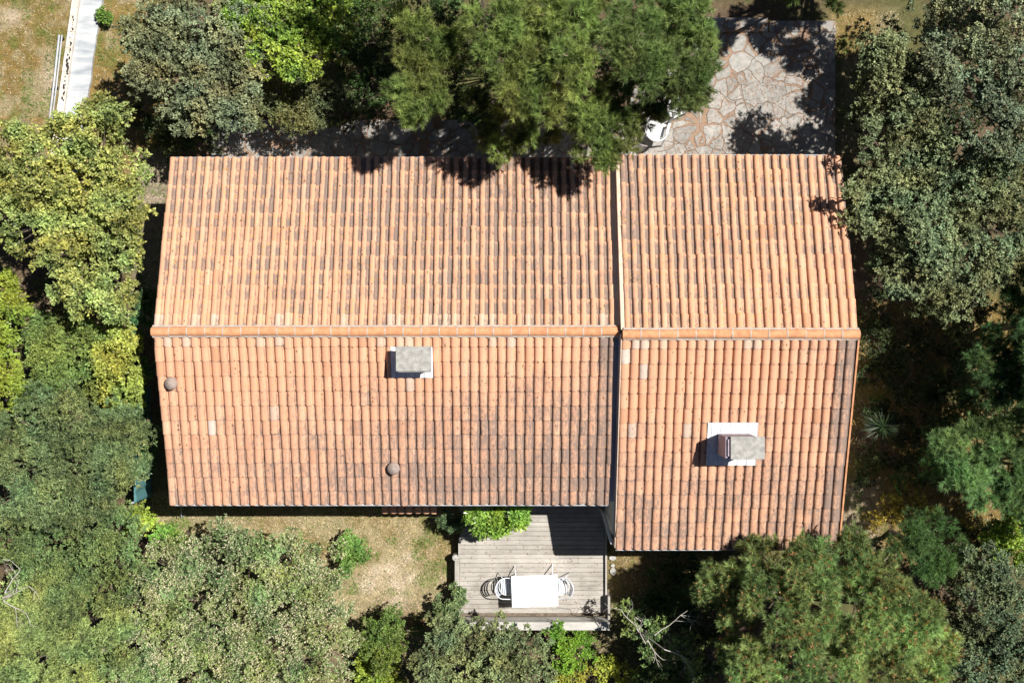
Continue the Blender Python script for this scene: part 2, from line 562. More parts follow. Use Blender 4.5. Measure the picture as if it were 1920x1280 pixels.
def build_ground():
    nx, ny = 330, 240
    u = np.linspace(-1, 1, nx); v = np.linspace(-1, 1, ny)
    fx = 15.5 * u + np.sign(u) * np.maximum(np.abs(u) - 0.93, 0) ** 2 * 60000
    fy = 11.0 * v + np.sign(v) * np.maximum(np.abs(v) - 0.93, 0) ** 2 * 60000
    X, Y = np.meshgrid(fx, fy)
    x = X.ravel(); y = Y.ravel()
    z = ground_z(x, y)
    idx = np.arange(nx * ny).reshape(ny, nx)
    faces = np.stack([idx[:-1, :-1], idx[:-1, 1:], idx[1:, 1:], idx[1:, :-1]], -1).reshape(-1, 4)
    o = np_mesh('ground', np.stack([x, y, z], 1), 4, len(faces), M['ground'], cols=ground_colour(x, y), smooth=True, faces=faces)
    tag(o, kind='structure')


build_ground()


def build_patio():
    mb = MB()
    z = 0.12
    a = P(395, 0, z).x; b = P(1182, 0, z).x; c = P(1566, 0, z).x
    y0 = 4.0; y1 = P(0, 225, z).y; y2 = P(0, 61, z).y
    mb.box(a, b, y0, y1, -0.2, z, bev=0.01)
    o = mb.build('patio', M['patio']); tag(o, kind='structure')
    mb = MB(); mb.box(b + 0.003, c, y0, y2, -0.2, z + 0.004, bev=0.01)
    o = mb.build('patio', M['patio']); tag(o, kind='structure')
    mb = MB(); mb.box(P(1325, 0, 0.2).x, P(1440, 0, 0.2).x, y2 + 0.004, P(0, 33, 0.2).y, -0.2, 0.2, bev=0.015)
    mb.box(P(1445, 0, 0.2).x, c, y2 + 0.004, y2 + 0.3, -0.2, 0.16, bev=0.015)
    o = mb.build('patio_step', M['patio']); tag(o, kind='structure')


build_patio()


def build_path():
    z = 0.10
    L0 = P(146, -60, z); R0 = P(200, -60, z); L1 = P(92, 330, z); R1 = P(143, 330, z)
    d = (L1 - L0)
    n = 24
    mb = MB()
    vs = []
    for i in range(n + 1):
        t = i / n
        l = L0.lerp(L1, t); r = R0.lerp(R1, t)
        j = rnd.uniform(-0.02, 0.02)
        for p in (l, r + Vector((j, 0, 0))):
            vs.append((p.x, p.y, z))
        for p in (l, r + Vector((j, 0, 0))):
            vs.append((p.x, p.y, -0.15))
    fs = []
    for i in range(n):
        a = i * 4
        fs += [(a, a + 4, a + 5, a + 1), (a + 1, a + 5, a + 7, a + 3), (a, a + 2, a + 6, a + 4)]
    fs += [(0, 1, 3, 2), (n * 4, n * 4 + 2, n * 4 + 3, n * 4 + 1)]
    mb.add(vs, fs)
    o = mb.build('path', M['path']); tag(o, kind='structure')
    # cream kerb wall on its left edge
    w = MB(); zt = 0.22
    A0 = P(143, -60, zt); A1 = P(89, 330, zt)
    wd = 0.19
    prev = None
    m_ = 26
    for i in range(m_):
        t0 = i / m_; t1 = (i + 1) / m_ - 0.0008
        p = A0.lerp(A1, t0); q = A0.lerp(A1, t1)
        jj = rnd.uniform(-0.006, 0.006)
        vs = [(p.x, p.y, -0.1), (p.x + wd, p.y, -0.1), (q.x + wd, q.y, -0.1), (q.x, q.y, -0.1),
              (p.x, p.y, zt + jj), (p.x + wd, p.y, zt + jj), (q.x + wd, q.y, zt + jj), (q.x, q.y, zt + jj)]
        w.add(vs, [(3, 2, 1, 0), (4, 5, 6, 7), (0, 1, 5, 4), (1, 2, 6, 5), (2, 3, 7, 6), (3, 0, 4, 7)])
    r = empty('low_wall', (0, 0, 0), 'low cream kerb wall with black moss blotches beside the pale concrete path', 'wall')
    w.build('coping', M['cream_wall'], r)
    sp = MB()
    for k in range(46):
        t = 0.24 + 0.42 * k / 46 + rnd.uniform(-0.004, 0.004)
        if rnd.random() < 0.25: continue
        p = A0.lerp(A1, t)
        rr = rnd.uniform(0.012, 0.034) * (1.3 if t > 0.42 else 0.8)
        px_ = p.x + wd * (0.62 + rnd.uniform(-0.16, 0.2))
        ring = []
        for a in range(7):
            an = a / 7 * 6.283
            q = rr * rnd.uniform(0.6, 1.3)
            ring.append((px_ + q * math.cos(an), p.y + 1.5 * q * math.sin(an), zt + 0.009))
        top = (px_, p.y, zt + 0.02)
        sp.add(ring + [top], [(a, (a + 1) % 7, 7) for a in range(7)])
    o = sp.build('moss', M['pebble'], r); tag(o, kind='stuff')
    # two metal tubes lying beside the wall
    r = empty('metal_rail', (0, 0, 0), 'long galvanised metal rail of two tubes lying along the low cream wall', 'rail')
    for dx in (0.0, 0.075):
        t = MB()
        a = P(111, 66, 0.12) + Vector((dx, 0, 0)); b = P(88, 262, 0.12) + Vector((dx, 0, 0))
        t.tube([a, a.lerp(b, 0.5) + Vector((0.01, 0, 0)), b], 0.028 if dx == 0 else 0.02, 8)
        t.build('tube', M['grey_metal'], r, True)
    for k in (0.03, 0.5, 0.97):
        t = MB()
        a = P(111, 66, 0.1); b = P(88, 262, 0.1); p = a.lerp(b, k)
        t.box(p.x - 0.03, p.x + 0.11, p.y - 0.03, p.y + 0.03, 0.0, 0.12)
        t.build('bracket', M['pebble'], r)


build_path()

# ------------------------------------------------------------------ house
PITCH = 0.2137
ROW = 0.3630
SL = 0.3195                      # slope rise per metre
CA = math.cos(math.atan(SL)); SA = math.sin(math.atan(SL))


def profile(wb=0.66, nseg=9):
    """(offset across 0..1 of pitch, height)"""
    pts = []
    for k in range(nseg + 1):
        a = math.pi * k / nseg
        pts.append((wb * (1 - math.cos(a)) / 2, 0.068 * math.sin(a) ** 0.72 if 0 < k < nseg else 0.0))
    g = 1 - wb; pts.append((wb + g * 0.25, -0.006)); pts.append((wb + g * 0.55, -0.010)); pts.append((wb + g * 0.85, -0.004)); pts.append((1.0, 0.0))
    return pts


PROF = profile()
PROF_S = profile(0.80)


def tile_slope(x0, x1, yr, zr, ye, sgn, stain, seed, specials=None, pitch=PITCH, lichen=None):
    """tiles of one slope; yr ridge y, ye eave y, sgn = direction of y going down; returns verts, faces, cols"""
    rs = random.Random(seed)
    run = abs(ye - yr); L = run / CA
    rows = int(L / ROW) + 1
    ncol = int(math.ceil((x1 - x0) / pitch - 0.2))
    V = []; F = []; C = []
    DIRT = 1.0 if sgn < 0 else 0.45
    PR = PROF_S if sgn < 0 else PROF; WB = 0.80 if sgn < 0 else 0.66
    colr = [rs.uniform(-0.05, 0.05) for _ in range(ncol + 1)]
    for j in range(rows):
        tail = L - j * ROW
        head = max(tail - ROW - 0.03, 0.0)
        for i in range(ncol):
            cx0 = x0 + i * pitch
            w = pitch if cx0 + pitch <= x1 + 0.02 else (x1 - cx0)
            r = min(max(rs.gauss(0.50, 0.085) + colr[i], 0.02), 0.84)
            q = rs.random()
            if q < 0.003: r = rs.uniform(0.84, 0.92)
            elif q < 0.03: r = rs.uniform(0.12, 0.3)
            if specials and (i, j) in specials: r = specials[(i, j)]
            if head <= 0.02 and rs.random() < 0.22: r = rs.uniform(0.82, 0.92)
            jx = rs.uniform(-0.004, 0.004); jz = rs.uniform(-0.002, 0.003); jt = rs.uniform(-0.007, 0.007)
            skew = rs.uniform(-0.006, 0.006)
            if rs.random() < 0.04: jt += rs.uniform(-0.03, 0.03); skew *= 2.5; jz += 0.006
            xm = cx0 + pitch / 2; ym = yr + sgn * (tail + head) / 2 * CA
            jx += 0.007 * math.sin(ym * 1.9 + i * 2.3) + 0.004 * math.sin(ym * 4.1 + i)
            jz += 0.010 * math.sin(xm * 0.55 + ym * 0.7 + seed) + 0.005 * math.sin(xm * 2.1 - ym * 1.3)
            s_t = stain(xm, ym, i, ncol)
            s_t = s_t * (rs.uniform(0.78, 1.2) if sgn < 0 else rs.uniform(0.5, 1.3))
            sgt = rs.uniform(0.45, 0.95)
            lich = (lichen(xm, ym) if lichen else 0.1) * rs.uniform(0, 1.5)
            base = len(V)
            T = tail + jt
            for (s, lift, drop, dirt) in ((head, 0.0, 0, 0.5), (head + 0.034, 0.002, 0, 0.5), (head + 0.062, 0.004, 0, 0.0), ((head + T) / 2 + 0.06, 0.016, 0, 0.0), (T - 0.02, 0.026, 0, 0.0), (T, 0.027, 0, 0.18), (T + 0.003, 0.025, 0.034, 0.6)):
                taper = 1.0 if s == head else 1.06
                for (o, h) in PR:
                    if w < pitch * 0.98 and o * pitch > w: o = w / pitch
                    hh = h * taper + lift + jz - drop
                    if o <= WB:
                        oo = WB / 2 + (o - WB / 2) * taper * 0.985
                    else:
                        oo = o
                    x = cx0 + oo * pitch + jx + skew * (s - head) / 0.4
                    px_ = s * CA + hh * SA
                    z = zr - s * SA + hh * CA
                    V.append((x, yr + sgn * px_, z))
                    edge = 1.0 if o > WB * (0.86 if sgn > 0 else 0.93) else (0.4 if o < 0.12 else 0.0)
                    seg = 1.25 if head + 0.05 < s < T - 0.1 else (sgt if s >= T - 0.03 else 1.0)
                    g = (s_t * (0.56 + 0.80 * edge) + 0.24 * edge) * seg if sgn > 0 else s_t * (0.60 + 0.35 * edge + (0.22 if o > WB * 0.55 else 0)) + 0.08 * edge
                    if sgn < 0 and s < head + 0.05 and edge > 0.9: g += 0.6
                    g += dirt * (0.55 + 0.5 * s_t) * DIRT
                    C.append((r, min(max(g, 0), 1.3), min(lich, 1)))
            n = len(PROF)
            for a in range(6):
                for b in range(n - 1):
                    p = base + a * n + b
                    f = (p, p + 1, p + n + 1, p + n)
                    F.append(f if sgn < 0 else f[::-1])
    return V, F, C


def sheet_under(mb, x0, x1, yr, zr, ye, sgn, drop=0.035):
    run = abs(ye - yr)
    ze = zr - run * SL
    t = 0.12
    a = [(x0, yr, zr - drop), (x1, yr, zr - drop), (x1, ye - sgn * 0.03, ze - drop), (x0, ye - sgn * 0.03, ze - drop)]
    b = [(p[0], p[1], p[2] - t) for p in a]
    mb.add(a + b, [(0, 1, 2, 3), (7, 6, 5, 4), (0, 4, 5, 1), (1, 5, 6, 2), (2, 6, 7, 3), (3, 7, 4, 0)])


# roof layout
WX0, WX1 = -8.237, 2.335
W_YR, W_ZR, W_YN, W_YS = 0.233, 4.53, 4.414, -3.90
EX0, EX1 = 2.50, 7.87
E_YR, E_ZR, E_YN, E_YS = 0.17, 4.81, 4.426, -4.987

house = empty('house', (0, 0, 0), 'long single storey house with a stepped terracotta tiled gable roof', 'house')


def sm(v, a, b):
    t = min(max((v - a) / (b - a), 0), 1)
    return t * t * (3 - 2 * t)


def stain_wn(x, y, i, n):
    s = 0.28 + 0.40 * sm(x, -8, 1.5) + 0.24 * sm(y, 2.2, 4.4)
    s *= 1 - 0.5 * (1 - sm(y, 0.3, 1.6))
    return s


def stain_ws(x, y, i, n):
    s = 0.22 + 0.46 * sm(x, -8, 1.0) * sm(-y, -0.5, 2.0) + 0.38 * sm(-y, 0.5, 3.9)
    if i >= n - 2: s = 1.25
    elif i >= n - 4: s += 0.1
    return s


def stain_en(x, y, i, n):
    s = 0.46 + 0.24 * sm(y, 1.5, 4.4) - 0.2 * sm(x, 3, 7)
    if i < 2: s += 0.3
    return s * (1 - 0.5 * (1 - sm(y, 0.3, 1.2)))


def stain_es(x, y, i, n):
    s = 0.24 + 0.52 * sm(-y, 0.6, 4.6) + 0.1 * sm(x, 3, 7.5)
    if i >= n - 2: s = 1.1
    return s


def roof_part(name, label, parts):
    V = []; F = []; C = []
    for (v, f, c) in parts:
        n = len(V); V += v; F += [tuple(a + n for a in g) for g in f]; C += c
    o = np_mesh(name, np.array(V), 4, len(F), M['tile'], house, cols=np.array(C), smooth=False, faces=np.array(F))
    me = o.data
    me.polygons.foreach_set('use_smooth', np.ones(len(F), dtype=bool))
    # the lip faces stay sharp through an edge angle
    try:
        me.set_sharp_from_angle(angle=math.radians(38))
    except Exception:
        pass
    o['label'] = label
    return o


west_roof = roof_part('roof', 'longer lower terracotta tiled roof with grey weathering', [
    tile_slope(WX0, WX1, W_YR, W_ZR, W_YN, 1, stain_wn, 1, lichen=lambda x, y: 0.22 * (1 - sm(x, -7.5, 3)) + 0.13),
    tile_slope(WX0, WX1, W_YR, W_ZR, W_YS, -1, stain_ws, 2, specials={(5, 5): 0.95, (12, 6): 0.88}, lichen=lambda x, y: 0.06)])
east_roof = roof_part('roof', 'shorter higher terracotta tiled roof', [
    tile_slope(EX0 + 0.06, EX1, E_YR, E_ZR, E_YN, 1, stain_en, 3, lichen=lambda x, y: 0.32),
    tile_slope(EX0, EX1, E_YR, E_ZR, E_YS, -1, stain_es, 4, specials={(0, 13): 0.95, (2, 12): 0.94, (1, 8): 0.92}, lichen=lambda x, y: 0.05)])

dk = MB()
sheet_under(dk, WX0 + 0.02, WX1 + 0.0, W_YR, W_ZR, W_YN, 1)
sheet_under(dk, WX0 + 0.02, WX1 + 0.0, W_YR, W_ZR, W_YS, -1)
dk.build('underlay', M['mortar'], west_roof)
dk = MB()
sheet_under(dk, EX0 + 0.02, EX1 - 0.01, E_YR, E_ZR, E_YN, 1)
sheet_under(dk, EX0 + 0.02, EX1 - 0.01, E_YR, E_ZR, E_YS, -1)
dk.build('underlay', M['mortar'], east_roof)


def ridge(x0, x1, yr, zr, parent, label):
    """half round ridge tiles with mortar joints"""
    L = 0.405; n = round((x1 - x0) / L); L = (x1 - x0) / n
    mb = MB(); mo = MB()
    for i in range(n):
        a = x0 + i * L; b = a + L - 0.012
        r0, r1 = 0.104, 0.110
        dz = rnd.uniform(-0.006, 0.006); dy = rnd.uniform(-0.009, 0.009)
        vs = []; seg = 12
        c = rnd.uniform(0.2, 0.9)
        for (x, r) in ((a, r0), (b - 0.03, r1), (b, r1 + 0.001), (b, r1 - 0.014)):
            for k in range(seg + 1):
                t = math.pi * k / seg
                vs.append((x, yr + dy + r * math.cos(t), zr + 0.02 + dz + r * math.sin(t) * 0.85))
        fs = []
        for q in range(3):
            for k in range(seg):
                p = q * (seg + 1) + k
                fs.append((p, p + 1, p + seg + 2, p + seg + 1))
        fs.append(tuple(range(seg, -1, -1)))
        fs.append(tuple(3 * (seg + 1) + k for k in range(seg + 1)))
        mb.add(vs, fs, c)
        if i < n - 1:
            vs = []
            for x in (b - 0.006, b + 0.024):
                for k in range(seg + 1):
                    t = math.pi * k / seg
                    vs.append((x, yr + (0.1105 + rnd.uniform(0, 0.003)) * math.cos(t), zr + 0.024 + 0.1105 * math.sin(t) * 0.85))
            mo.add(vs, [(k, k + 1, k + seg + 2, k + seg + 1) for k in range(seg)])
    # bedding mortar either side
    for sg in (1, -1):
        vs = []; fs = []
        m_ = int((x1 - x0) / 0.05)
        for i in range(m_ + 1):
            x = x0 + 0.02 + (x1 - x0 - 0.04) * i / m_
            o = rnd.uniform(-0.006, 0.008)
            for (dy, z) in ((0.100, zr + 0.045), (0.138 + o, zr - 0.01 + 0.03), (0.150 + o, zr - 0.04)):
                vs.append((x, yr + sg * dy, z))
        for i in range(m_):
            for k in range(2):
                p = i * 3 + k
                f = (p, p + 1, p + 4, p + 3)
                fs.append(f if sg < 0 else f[::-1])
        mo.add(vs, fs)
    o = mb.build('ridge_cap', M['ridge'], parent, True)
    try: o.data.set_sharp_from_angle(angle=math.radians(40))
    except Exception: pass
    mo.build('mortar_joint', M['mortar'], parent)


ridge(WX0 - 0.03, WX1 + 0.13, W_YR, W_ZR + 0.03, west_roof, '')
ridge(EX0 + 0.01, EX1 + 0.03, E_YR, E_ZR + 0.03, east_roof, '')


# gutters
def gutter(x0, x1, y, z, sgn):
    mb = MB()
    seg = 7; vs = []
    for x in (x0, x1):
        for k in range(seg + 1):
            t = math.pi * k / seg
            vs.append((x, y + sgn * (-0.045 + 0.055 * -math.cos(t)) + sgn * 0.0, z - 0.055 * math.sin(t)))
        for k in range(seg, -1, -1):
            t = math.pi * k / seg
            vs.append((x, y + sgn * (-0.045 + 0.049 * -math.cos(t)), z - 0.049 * math.sin(t)))
    n = 2 * (seg + 1)
    fs = [(k, (k + 1) % n, n + (k + 1) % n, n + k) for k in range(n)]
    mb.add(vs, fs)
    mb.tube([(x0, y + sgn * 0.012, z), (x1, y + sgn * 0.012, z)], 0.007, 6)
    mb.build('gutter', M['gutter'], house)


def ez(yr, zr, y): return zr - abs(y - yr) * SL


gutter(WX0 + 0.02, WX1 + 0.1, W_YN + 0.012, ez(W_YR, W_ZR, W_YN) + 0.0, 1)
gutter(WX0 + 0.05, WX1 + 0.02, W_YS - 0.042, ez(W_YR, W_ZR, W_YS) - 0.01, -1)
gutter(EX0 + 0.02, EX1 - 0.1, E_YN + 0.02, ez(E_YR, E_ZR, E_YN) + 0.0, 1)
gutter(EX0 + 0.0, EX1 - 0.05, E_YS - 0.04, ez(E_YR, E_ZR, E_YS) - 0.01, -1)


# walls
def gable_block(mb, x0, x1, y0, y1, yr, zr, drop=0.2):
    za = zr - (yr - y0) * SL - drop; zb = zr - (y1 - yr) * SL - drop; zc = zr - drop
    A = [(x0, y0, -0.2), (x0, y1, -0.2), (x0, y1, zb), (x0, yr, zc), (x0, y0, za)]
    B = [(x1, p[1], p[2]) for p in A]
    mb.add(A + B, [(0, 1, 2, 3, 4)[::-1], (5, 6, 7, 8, 9), (0, 5, 9, 4), (1, 2, 7, 6), (2, 3, 8, 7), (3, 4, 9, 8), (0, 1, 6, 5)])


wb = MB(); gable_block(wb, WX0 + 0.25, 2.449, W_YS + 0.32, W_YN - 0.32, W_YR, W_ZR)
wb.build('wall', M['white_wall'], house)
wb = MB(); gable_block(wb, 2.452, EX1 - 0.22, E_YS + 0.28, E_YN - 0.33, E_YR, E_ZR)
wb.build('wall', M['white_wall'], house)

# verges, valley flashing
vm = MB()


def sloped_strip(mb, x0, x1, yr, zr, ye, sgn, up, dn):
    ze = zr - abs(ye - yr) * SL
    a = [(x0, yr, zr + up), (x1, yr, zr + up), (x1, ye, ze + up), (x0, ye, ze + up)]
    b = [(p[0], p[1], p[2] - up - dn) for p in a]
    f = [(0, 1, 2, 3), (7, 6, 5, 4), (0, 4, 5, 1), (1, 5, 6, 2), (2, 6, 7, 3), (3, 7, 4, 0)]
    if sgn > 0: f = [g[::-1] for g in f]
    mb.add(a + b, f)


sloped_strip(vm, EX0 - 0.02, EX0 + 0.062, E_YR + 0.1, E_ZR - 0.032, E_YN - 0.01, 1, 0.045, 0.3)
o = vm.build('verge', M['verge'], house)
vm = MB()
sloped_strip(vm, EX0 - 0.022, EX0 - 0.003, E_YR - 0.0, E_ZR, E_YS + 0.01, -1, 0.05, 0.3)
vm.build('verge', M['verge'], house)
vm = MB()
sloped_strip(vm, EX1 + 0.008, EX1 + 0.045, E_YR - 0.0, E_ZR, E_YS + 0.02, -1, 0.02, 0.14)
o = vm.build('verge', M['ridge'], house)
vm = MB()
sloped_strip(vm, WX1 + 0.0, EX0 - 0.023, W_YR + 0.0, W_ZR - 0.07, W_YN + 0.0, 1, 0.004, 0.05)
sloped_strip(vm, WX1 + 0.0, EX0 - 0.023, W_YR - 0.0, W_ZR - 0.07, W_YS + 0.04, -1, 0.004, 0.05)
vm.build('valley_flashing', M['zinc'], house)


def roofz(x, y):
    if x < 2.4: return W_ZR - abs(y - W_YR) * SL
    return E_ZR - abs(y - E_YR) * SL


def flashing(x0, x1, y0, y1, col0, parent, lift=0.066):
    """white sheet pressed over the tile waves"""
    mb = MB(); vs = []; fs = []
    xs = []
    i0 = math.floor((x0 - col0) / PITCH)
    i = i0
    while col0 + i * PITCH < x1:
        for (o, h) in PROF_S[:-1]:
            x = col0 + (i + o) * PITCH
            if x0 <= x <= x1: xs.append((x, h))
        i += 1
    ys = [y0 + (y1 - y0) * k / 5 for k in range(6)]
    for y in ys:
        for (x, h) in xs:
            vs.append((x, y, roofz(x, y) + h * 0.35 + lift + 0.022))
    n = len(xs)
    for a in range(5):
        for b in range(n - 1):
            p = a * n + b
            fs.append((p, p + 1, p + n + 1, p + n))
    mb.add(vs, fs)
    return mb.build('flashing', M['flashing'], parent, True)


# chimney one (short, white) and two (tall, brown face)
def chimney(cx, cy, w, d, htop, label, body_mat, col0, fl, cap, ax):
    c = bpy.data.objects.new('chimney', None); COL.objects.link(c); c.parent = house
    c['label'] = label
    body = MB()
    zb = roofz(cx, cy) - 0.4
    zt = htop
    body.box(cx - w / 2, cx + w / 2, cy - d / 2, cy + d / 2, zb, zt - 0.06, bev=0.01)
    body.box(cx - w / 2 + 0.05, cx + w / 2 - 0.05, cy - d / 2 + 0.05, cy + d / 2 - 0.05, zt - 0.0605, zt)
    for sx in ():
        for sy in ():
            body.box(cx + sx * (w / 2 - 0.06) - 0.05, cx + sx * (w / 2 - 0.06) + 0.05, cy + sy * (d / 2 - 0.06) - 0.05, cy + sy * (d / 2 - 0.06) + 0.05, zt - 0.061, zt)
    body.build('chimney_stack', body_mat, c)
    k = MB()
    x0, x1, y0, y1 = cap
    k.box(x0, x1, y0, y1, zt + 0.001, zt + 0.055, bev=0.008)
    k.build('chimney_cap', M['concrete'], c)
    flashing(*fl, col0, c)
    return c


zt = 4.95
c1a = P(742, 696, zt + .05); c1b = P(808, 649, zt + .05)
chimney(-2.21, -0.41, 0.70, 0.46, zt, 'short white chimney with a flat grey concrete cap', M['white_paint'], WX0,
        (P(733, 0, 4.3).x, P(812, 0, 4.3).x, P(0, 708, 4.2).y, P(0, 650, 4.45).y), (c1a.x, c1b.x, c1a.y, c1b.y), 0)
k = MB(); k.box(c1a.x + 0.05, c1b.x + 0.0, c1a.y - 0.02, c1b.y - 0.05, zt - 0.045, zt - 0.002); k.build('chimney_cap', M['concrete'], house.children[-1])
zt = 5.14
c2a = P(1370, 861, zt + .05); c2b = P(1434, 818, zt + .05)
chimney(5.16, -2.385, 0.72, 0.48, zt, 'tall chimney with a brown rendered side and pale concrete cap', M['brown_render'], EX0,
        (P(1324, 0, 4.0).x, P(1419, 0, 4.0).x, P(0, 872, 3.9).y, P(0, 791, 4.1).y), (c2a.x, c2b.x, c2a.y, c2b.y), 1)


def roof_vent(px, py, label):
    v = bpy.data.objects.new('roof_vent', None); COL.objects.link(v); v.parent = house; v['label'] = label
    p = P(px, py, 4.3); z = roofz(p.x, p.y) + 0.03
    p = P(px, py, z + 0.25)
    m = MB(); m.lathe([(0.07, z - 0.06), (0.07, z + 0.15)], p.x, p.y, 16); m.build('pipe', M['clay_vent'], v, False)
    m = MB(); m.lathe([(0.12, z - 0.02), (0.11, z + 0.02), (0.075, z + 0.05)], p.x, p.y, 14); m.build('collar', M['mortar'], v, True)
    m = MB(); m.lathe([(0.145, z + 0.13), (0.152, z + 0.15), (0.14, z + 0.175), (0.07, z + 0.235), (0.02, z + 0.265), (0.001, z + 0.27)], p.x, p.y, 24)
    o = m.build('vent_cap', M['clay_vent'], v, True)


roof_vent(318, 719, 'grey cone vent near the left edge of the roof')
roof_vent(737, 879, 'grey cone vent low on the front slope')

# downpipe at the west corner of the east wing
dp = MB()
dp.tube([(2.43, -4.90, 3.09), (2.40, -4.82, 3.0), (2.36, -4.62, 2.72), (2.34, -4.52, 2.55), (2.33, -4.48, 2.35), (2.36, -4.46, 1.5), (2.37, -4.46, 0.42)], 0.042, 10)
dp.build('downpipe', M['white_paint'], house, True)
dp = MB()
dp.tube([(2.25, 4.36, 3.15), (2.3, 4.25, 2.95), (2.3, 4.17, 2.8), (2.3, 4.17, 0.1)], 0.04, 10)
dp.build('downpipe', M['white_paint'], house, True)

# windows and doors on the walls (seen only from the side)
def opening(x0, x1, y, z0, z1, sgn, name='window'):
    f = MB()
    yo = y + sgn * 0.02
    a, b = min(y - sgn * 0.03, yo), max(y - sgn * 0.03, yo)
    for (p, q, r, s) in ((x0 - .06, x1 + .06, z0 - .06, z0), (x0 - .06, x1 + .06, z1, z1 + .06), (x0 - .06, x0, z0, z1), (x1, x1 + .06, z0, z1)):
        f.box(p, q, a, b, r, s)
    fr = f.build(name, M['white_paint'], house)
    g = MB(); g.box(x0, x1, min(y, y + sgn * 0.008), max(y, y + sgn * 0.008), z0, z1)
    g.build('pane', M['glass'], fr)


m, nt, b = new_mat('window_glass', 0.05, 0.6); b.inputs['Base Color'].default_value = (0.03, 0.04, 0.05, 1); M['glass'] = m
for x in (-6.9, -5.0): opening(x, x + 1.1, W_YS + 0.32, 1.0, 2.1, -1)
opening(-0.6, 1.6, W_YS + 0.32, 0.45, 2.4, -1, 'door')
opening(4.3, 5.6, E_YS + 0.28, 1.0, 2.1, -1)
for x in (-6.5, -3.5, -0.5): opening(x, x + 1.0, W_YN - 0.32, 1.0, 2.1, 1)
opening(4.6, 5.8, E_YN - 0.33, 0.15, 2.2, 1, 'door')

# little tiled canopy under the front eave
cz = 1.28
V, F, C = tile_slope(P(716, 0, 1.0).x, P(819, 0, 1.0).x, W_YS + 0.322, cz, P(0, 960, 1.0).y, -1, lambda *a: 0.35, 9)
can = np_mesh('lean_to_roof', np.array(V), 4, len(F), M['tile'], house, cols=np.array(C), smooth=True, faces=np.array(F))
dk = MB(); sheet_under(dk, P(716, 0, 1.0).x, P(819, 0, 1.0).x, W_YS + 0.322, cz, P(0, 960, 1.0).y + 0.02, -1)
dk.build('underlay', M['mortar'], can)
dk = MB(); dk.tube([(P(819, 0, 1.0).x + 0.03, W_YS + 0.3, cz + 0.03), (P(820, 0, 1.0).x + 0.03, W_YS - 0.2, cz - 0.13), (P(819, 0, 1.0).x + 0.02, W_YS - 0.3, cz - 0.25)], 0.02, 8)
dk.build('bracket', M['grey_metal'], can)
dk = MB(); dk.box(P(716, 0, 1.0).x + 0.1, P(819, 0, 1.0).x - 0.1, -4.3, W_YS + 0.318, -0.1, 0.9); dk.build('lean_to_wall', M['white_wall'], house)

# ------------------------------------------------------------------ deck
DZ = 0.40
deck = empty('wooden_deck', (0.5, -5.5, 0), 'weathered grey wooden deck in front of the house', 'deck')
D0 = P(862, 0, DZ).x; D1 = P(1134, 0, DZ).x


def local(o_parent, ob):
    """keep world placement of children built in world space under a moved parent"""
    ob.matrix_parent_inverse = Matrix.Translation(-o_parent.location)
    return ob


mb = MB()
y = W_YS + 0.31; yb = P(0, 1155, DZ).y
pw = 0.1205
while y - pw > yb - 0.02:
    x = D0
    cuts = [D0 + rnd.uniform(0.8, 3.0)] if rnd.random() < 0.6 else []
    xs = [D0 + rnd.uniform(-0.008, 0.008)] + cuts + [D1 + rnd.uniform(-0.006, 0.006)]
    for a, b in zip(xs[:-1], xs[1:]):
        dz = rnd.uniform(-0.003, 0.003)
        mb.box(a + 0.0015, b - 0.0015, y - pw + 0.007, y, DZ - 0.03 + dz, DZ + dz, c=rnd.uniform(0, 1), bev=0.003)
    y -= pw
local(deck, mb.build('decking', M['deck'], deck))
mb = MB()
mb.box(D0 + 0.02, D1 - 0.02, yb - 0.003, W_YS + 0.30, -0.1, DZ - 0.06)
local(deck, mb.build('base', M['bark'], deck))
# front parapet: inner face, wide cap, low outer step
top = 1.02
yf = yb - 0.005
mb = MB()
for k in range(5):
    z0 = DZ + 0.0 + k * 0.12
    mb.box(D0 - 0.02, D1 + 0.06, yf - 0.03, yf + rnd.uniform(0, 0.003), z0 + 0.004, z0 + 0.118, c=rnd.uniform(0.2, 1), bev=0.002)
mb.box(D0 - 0.03, D1 + 0.075, yf - 0.2, yf + 0.012, top, top + 0.03, c=0.3, bev=0.003)
mb.box(D0 - 0.02, D1 + 0.06, yf - 0.19, yf - 0.16, -0.1, top - 0.002, c=0.5)
local(deck, mb.build('parapet', M['rail_wood'], deck))
mb = MB()   # right kerb board and end panel
mb.box(D1 + 0.005, D1 + 0.05, yb + 0.01, W_YS + 0.30, 0.0, DZ + 0.11, c=0.6)
mb.box(D1 + 0.055, D1 + 0.11, yb - 0.0, P(0, 1112, DZ).y, 0.0, DZ + 0.36, c=0.4)
local(deck, mb.build('kerb_board', M['deck'], deck))
mb = MB()   # left rail box
mb.box(D0 - 0.13, D0 - 0.01, P(0, 1118, DZ).y, P(0, 1046, DZ).y, -0.1, DZ + 0.06, c=0.3, bev=0.004)
mb.box(D0 - 0.035, D0 - 0.006, P(0, 1160, DZ).y, P(0, 1010, DZ).y, 0.0, DZ + 0.02, c=0.9)
local(deck, mb.build('side_board', M['deck'], deck))

# stone post top left of deck
s = MB(); p = P(855, 1045, 0.4)
s.lathe([(0.09, 0.0), (0.09, 0.42), (0.075, 0.45), (0.03, 0.46)], p.x - 0.02, p.y, 9)
o = s.build('stone_post', M['stone']); tag(o, 'short round grey stone post at the left edge of the deck', 'post')

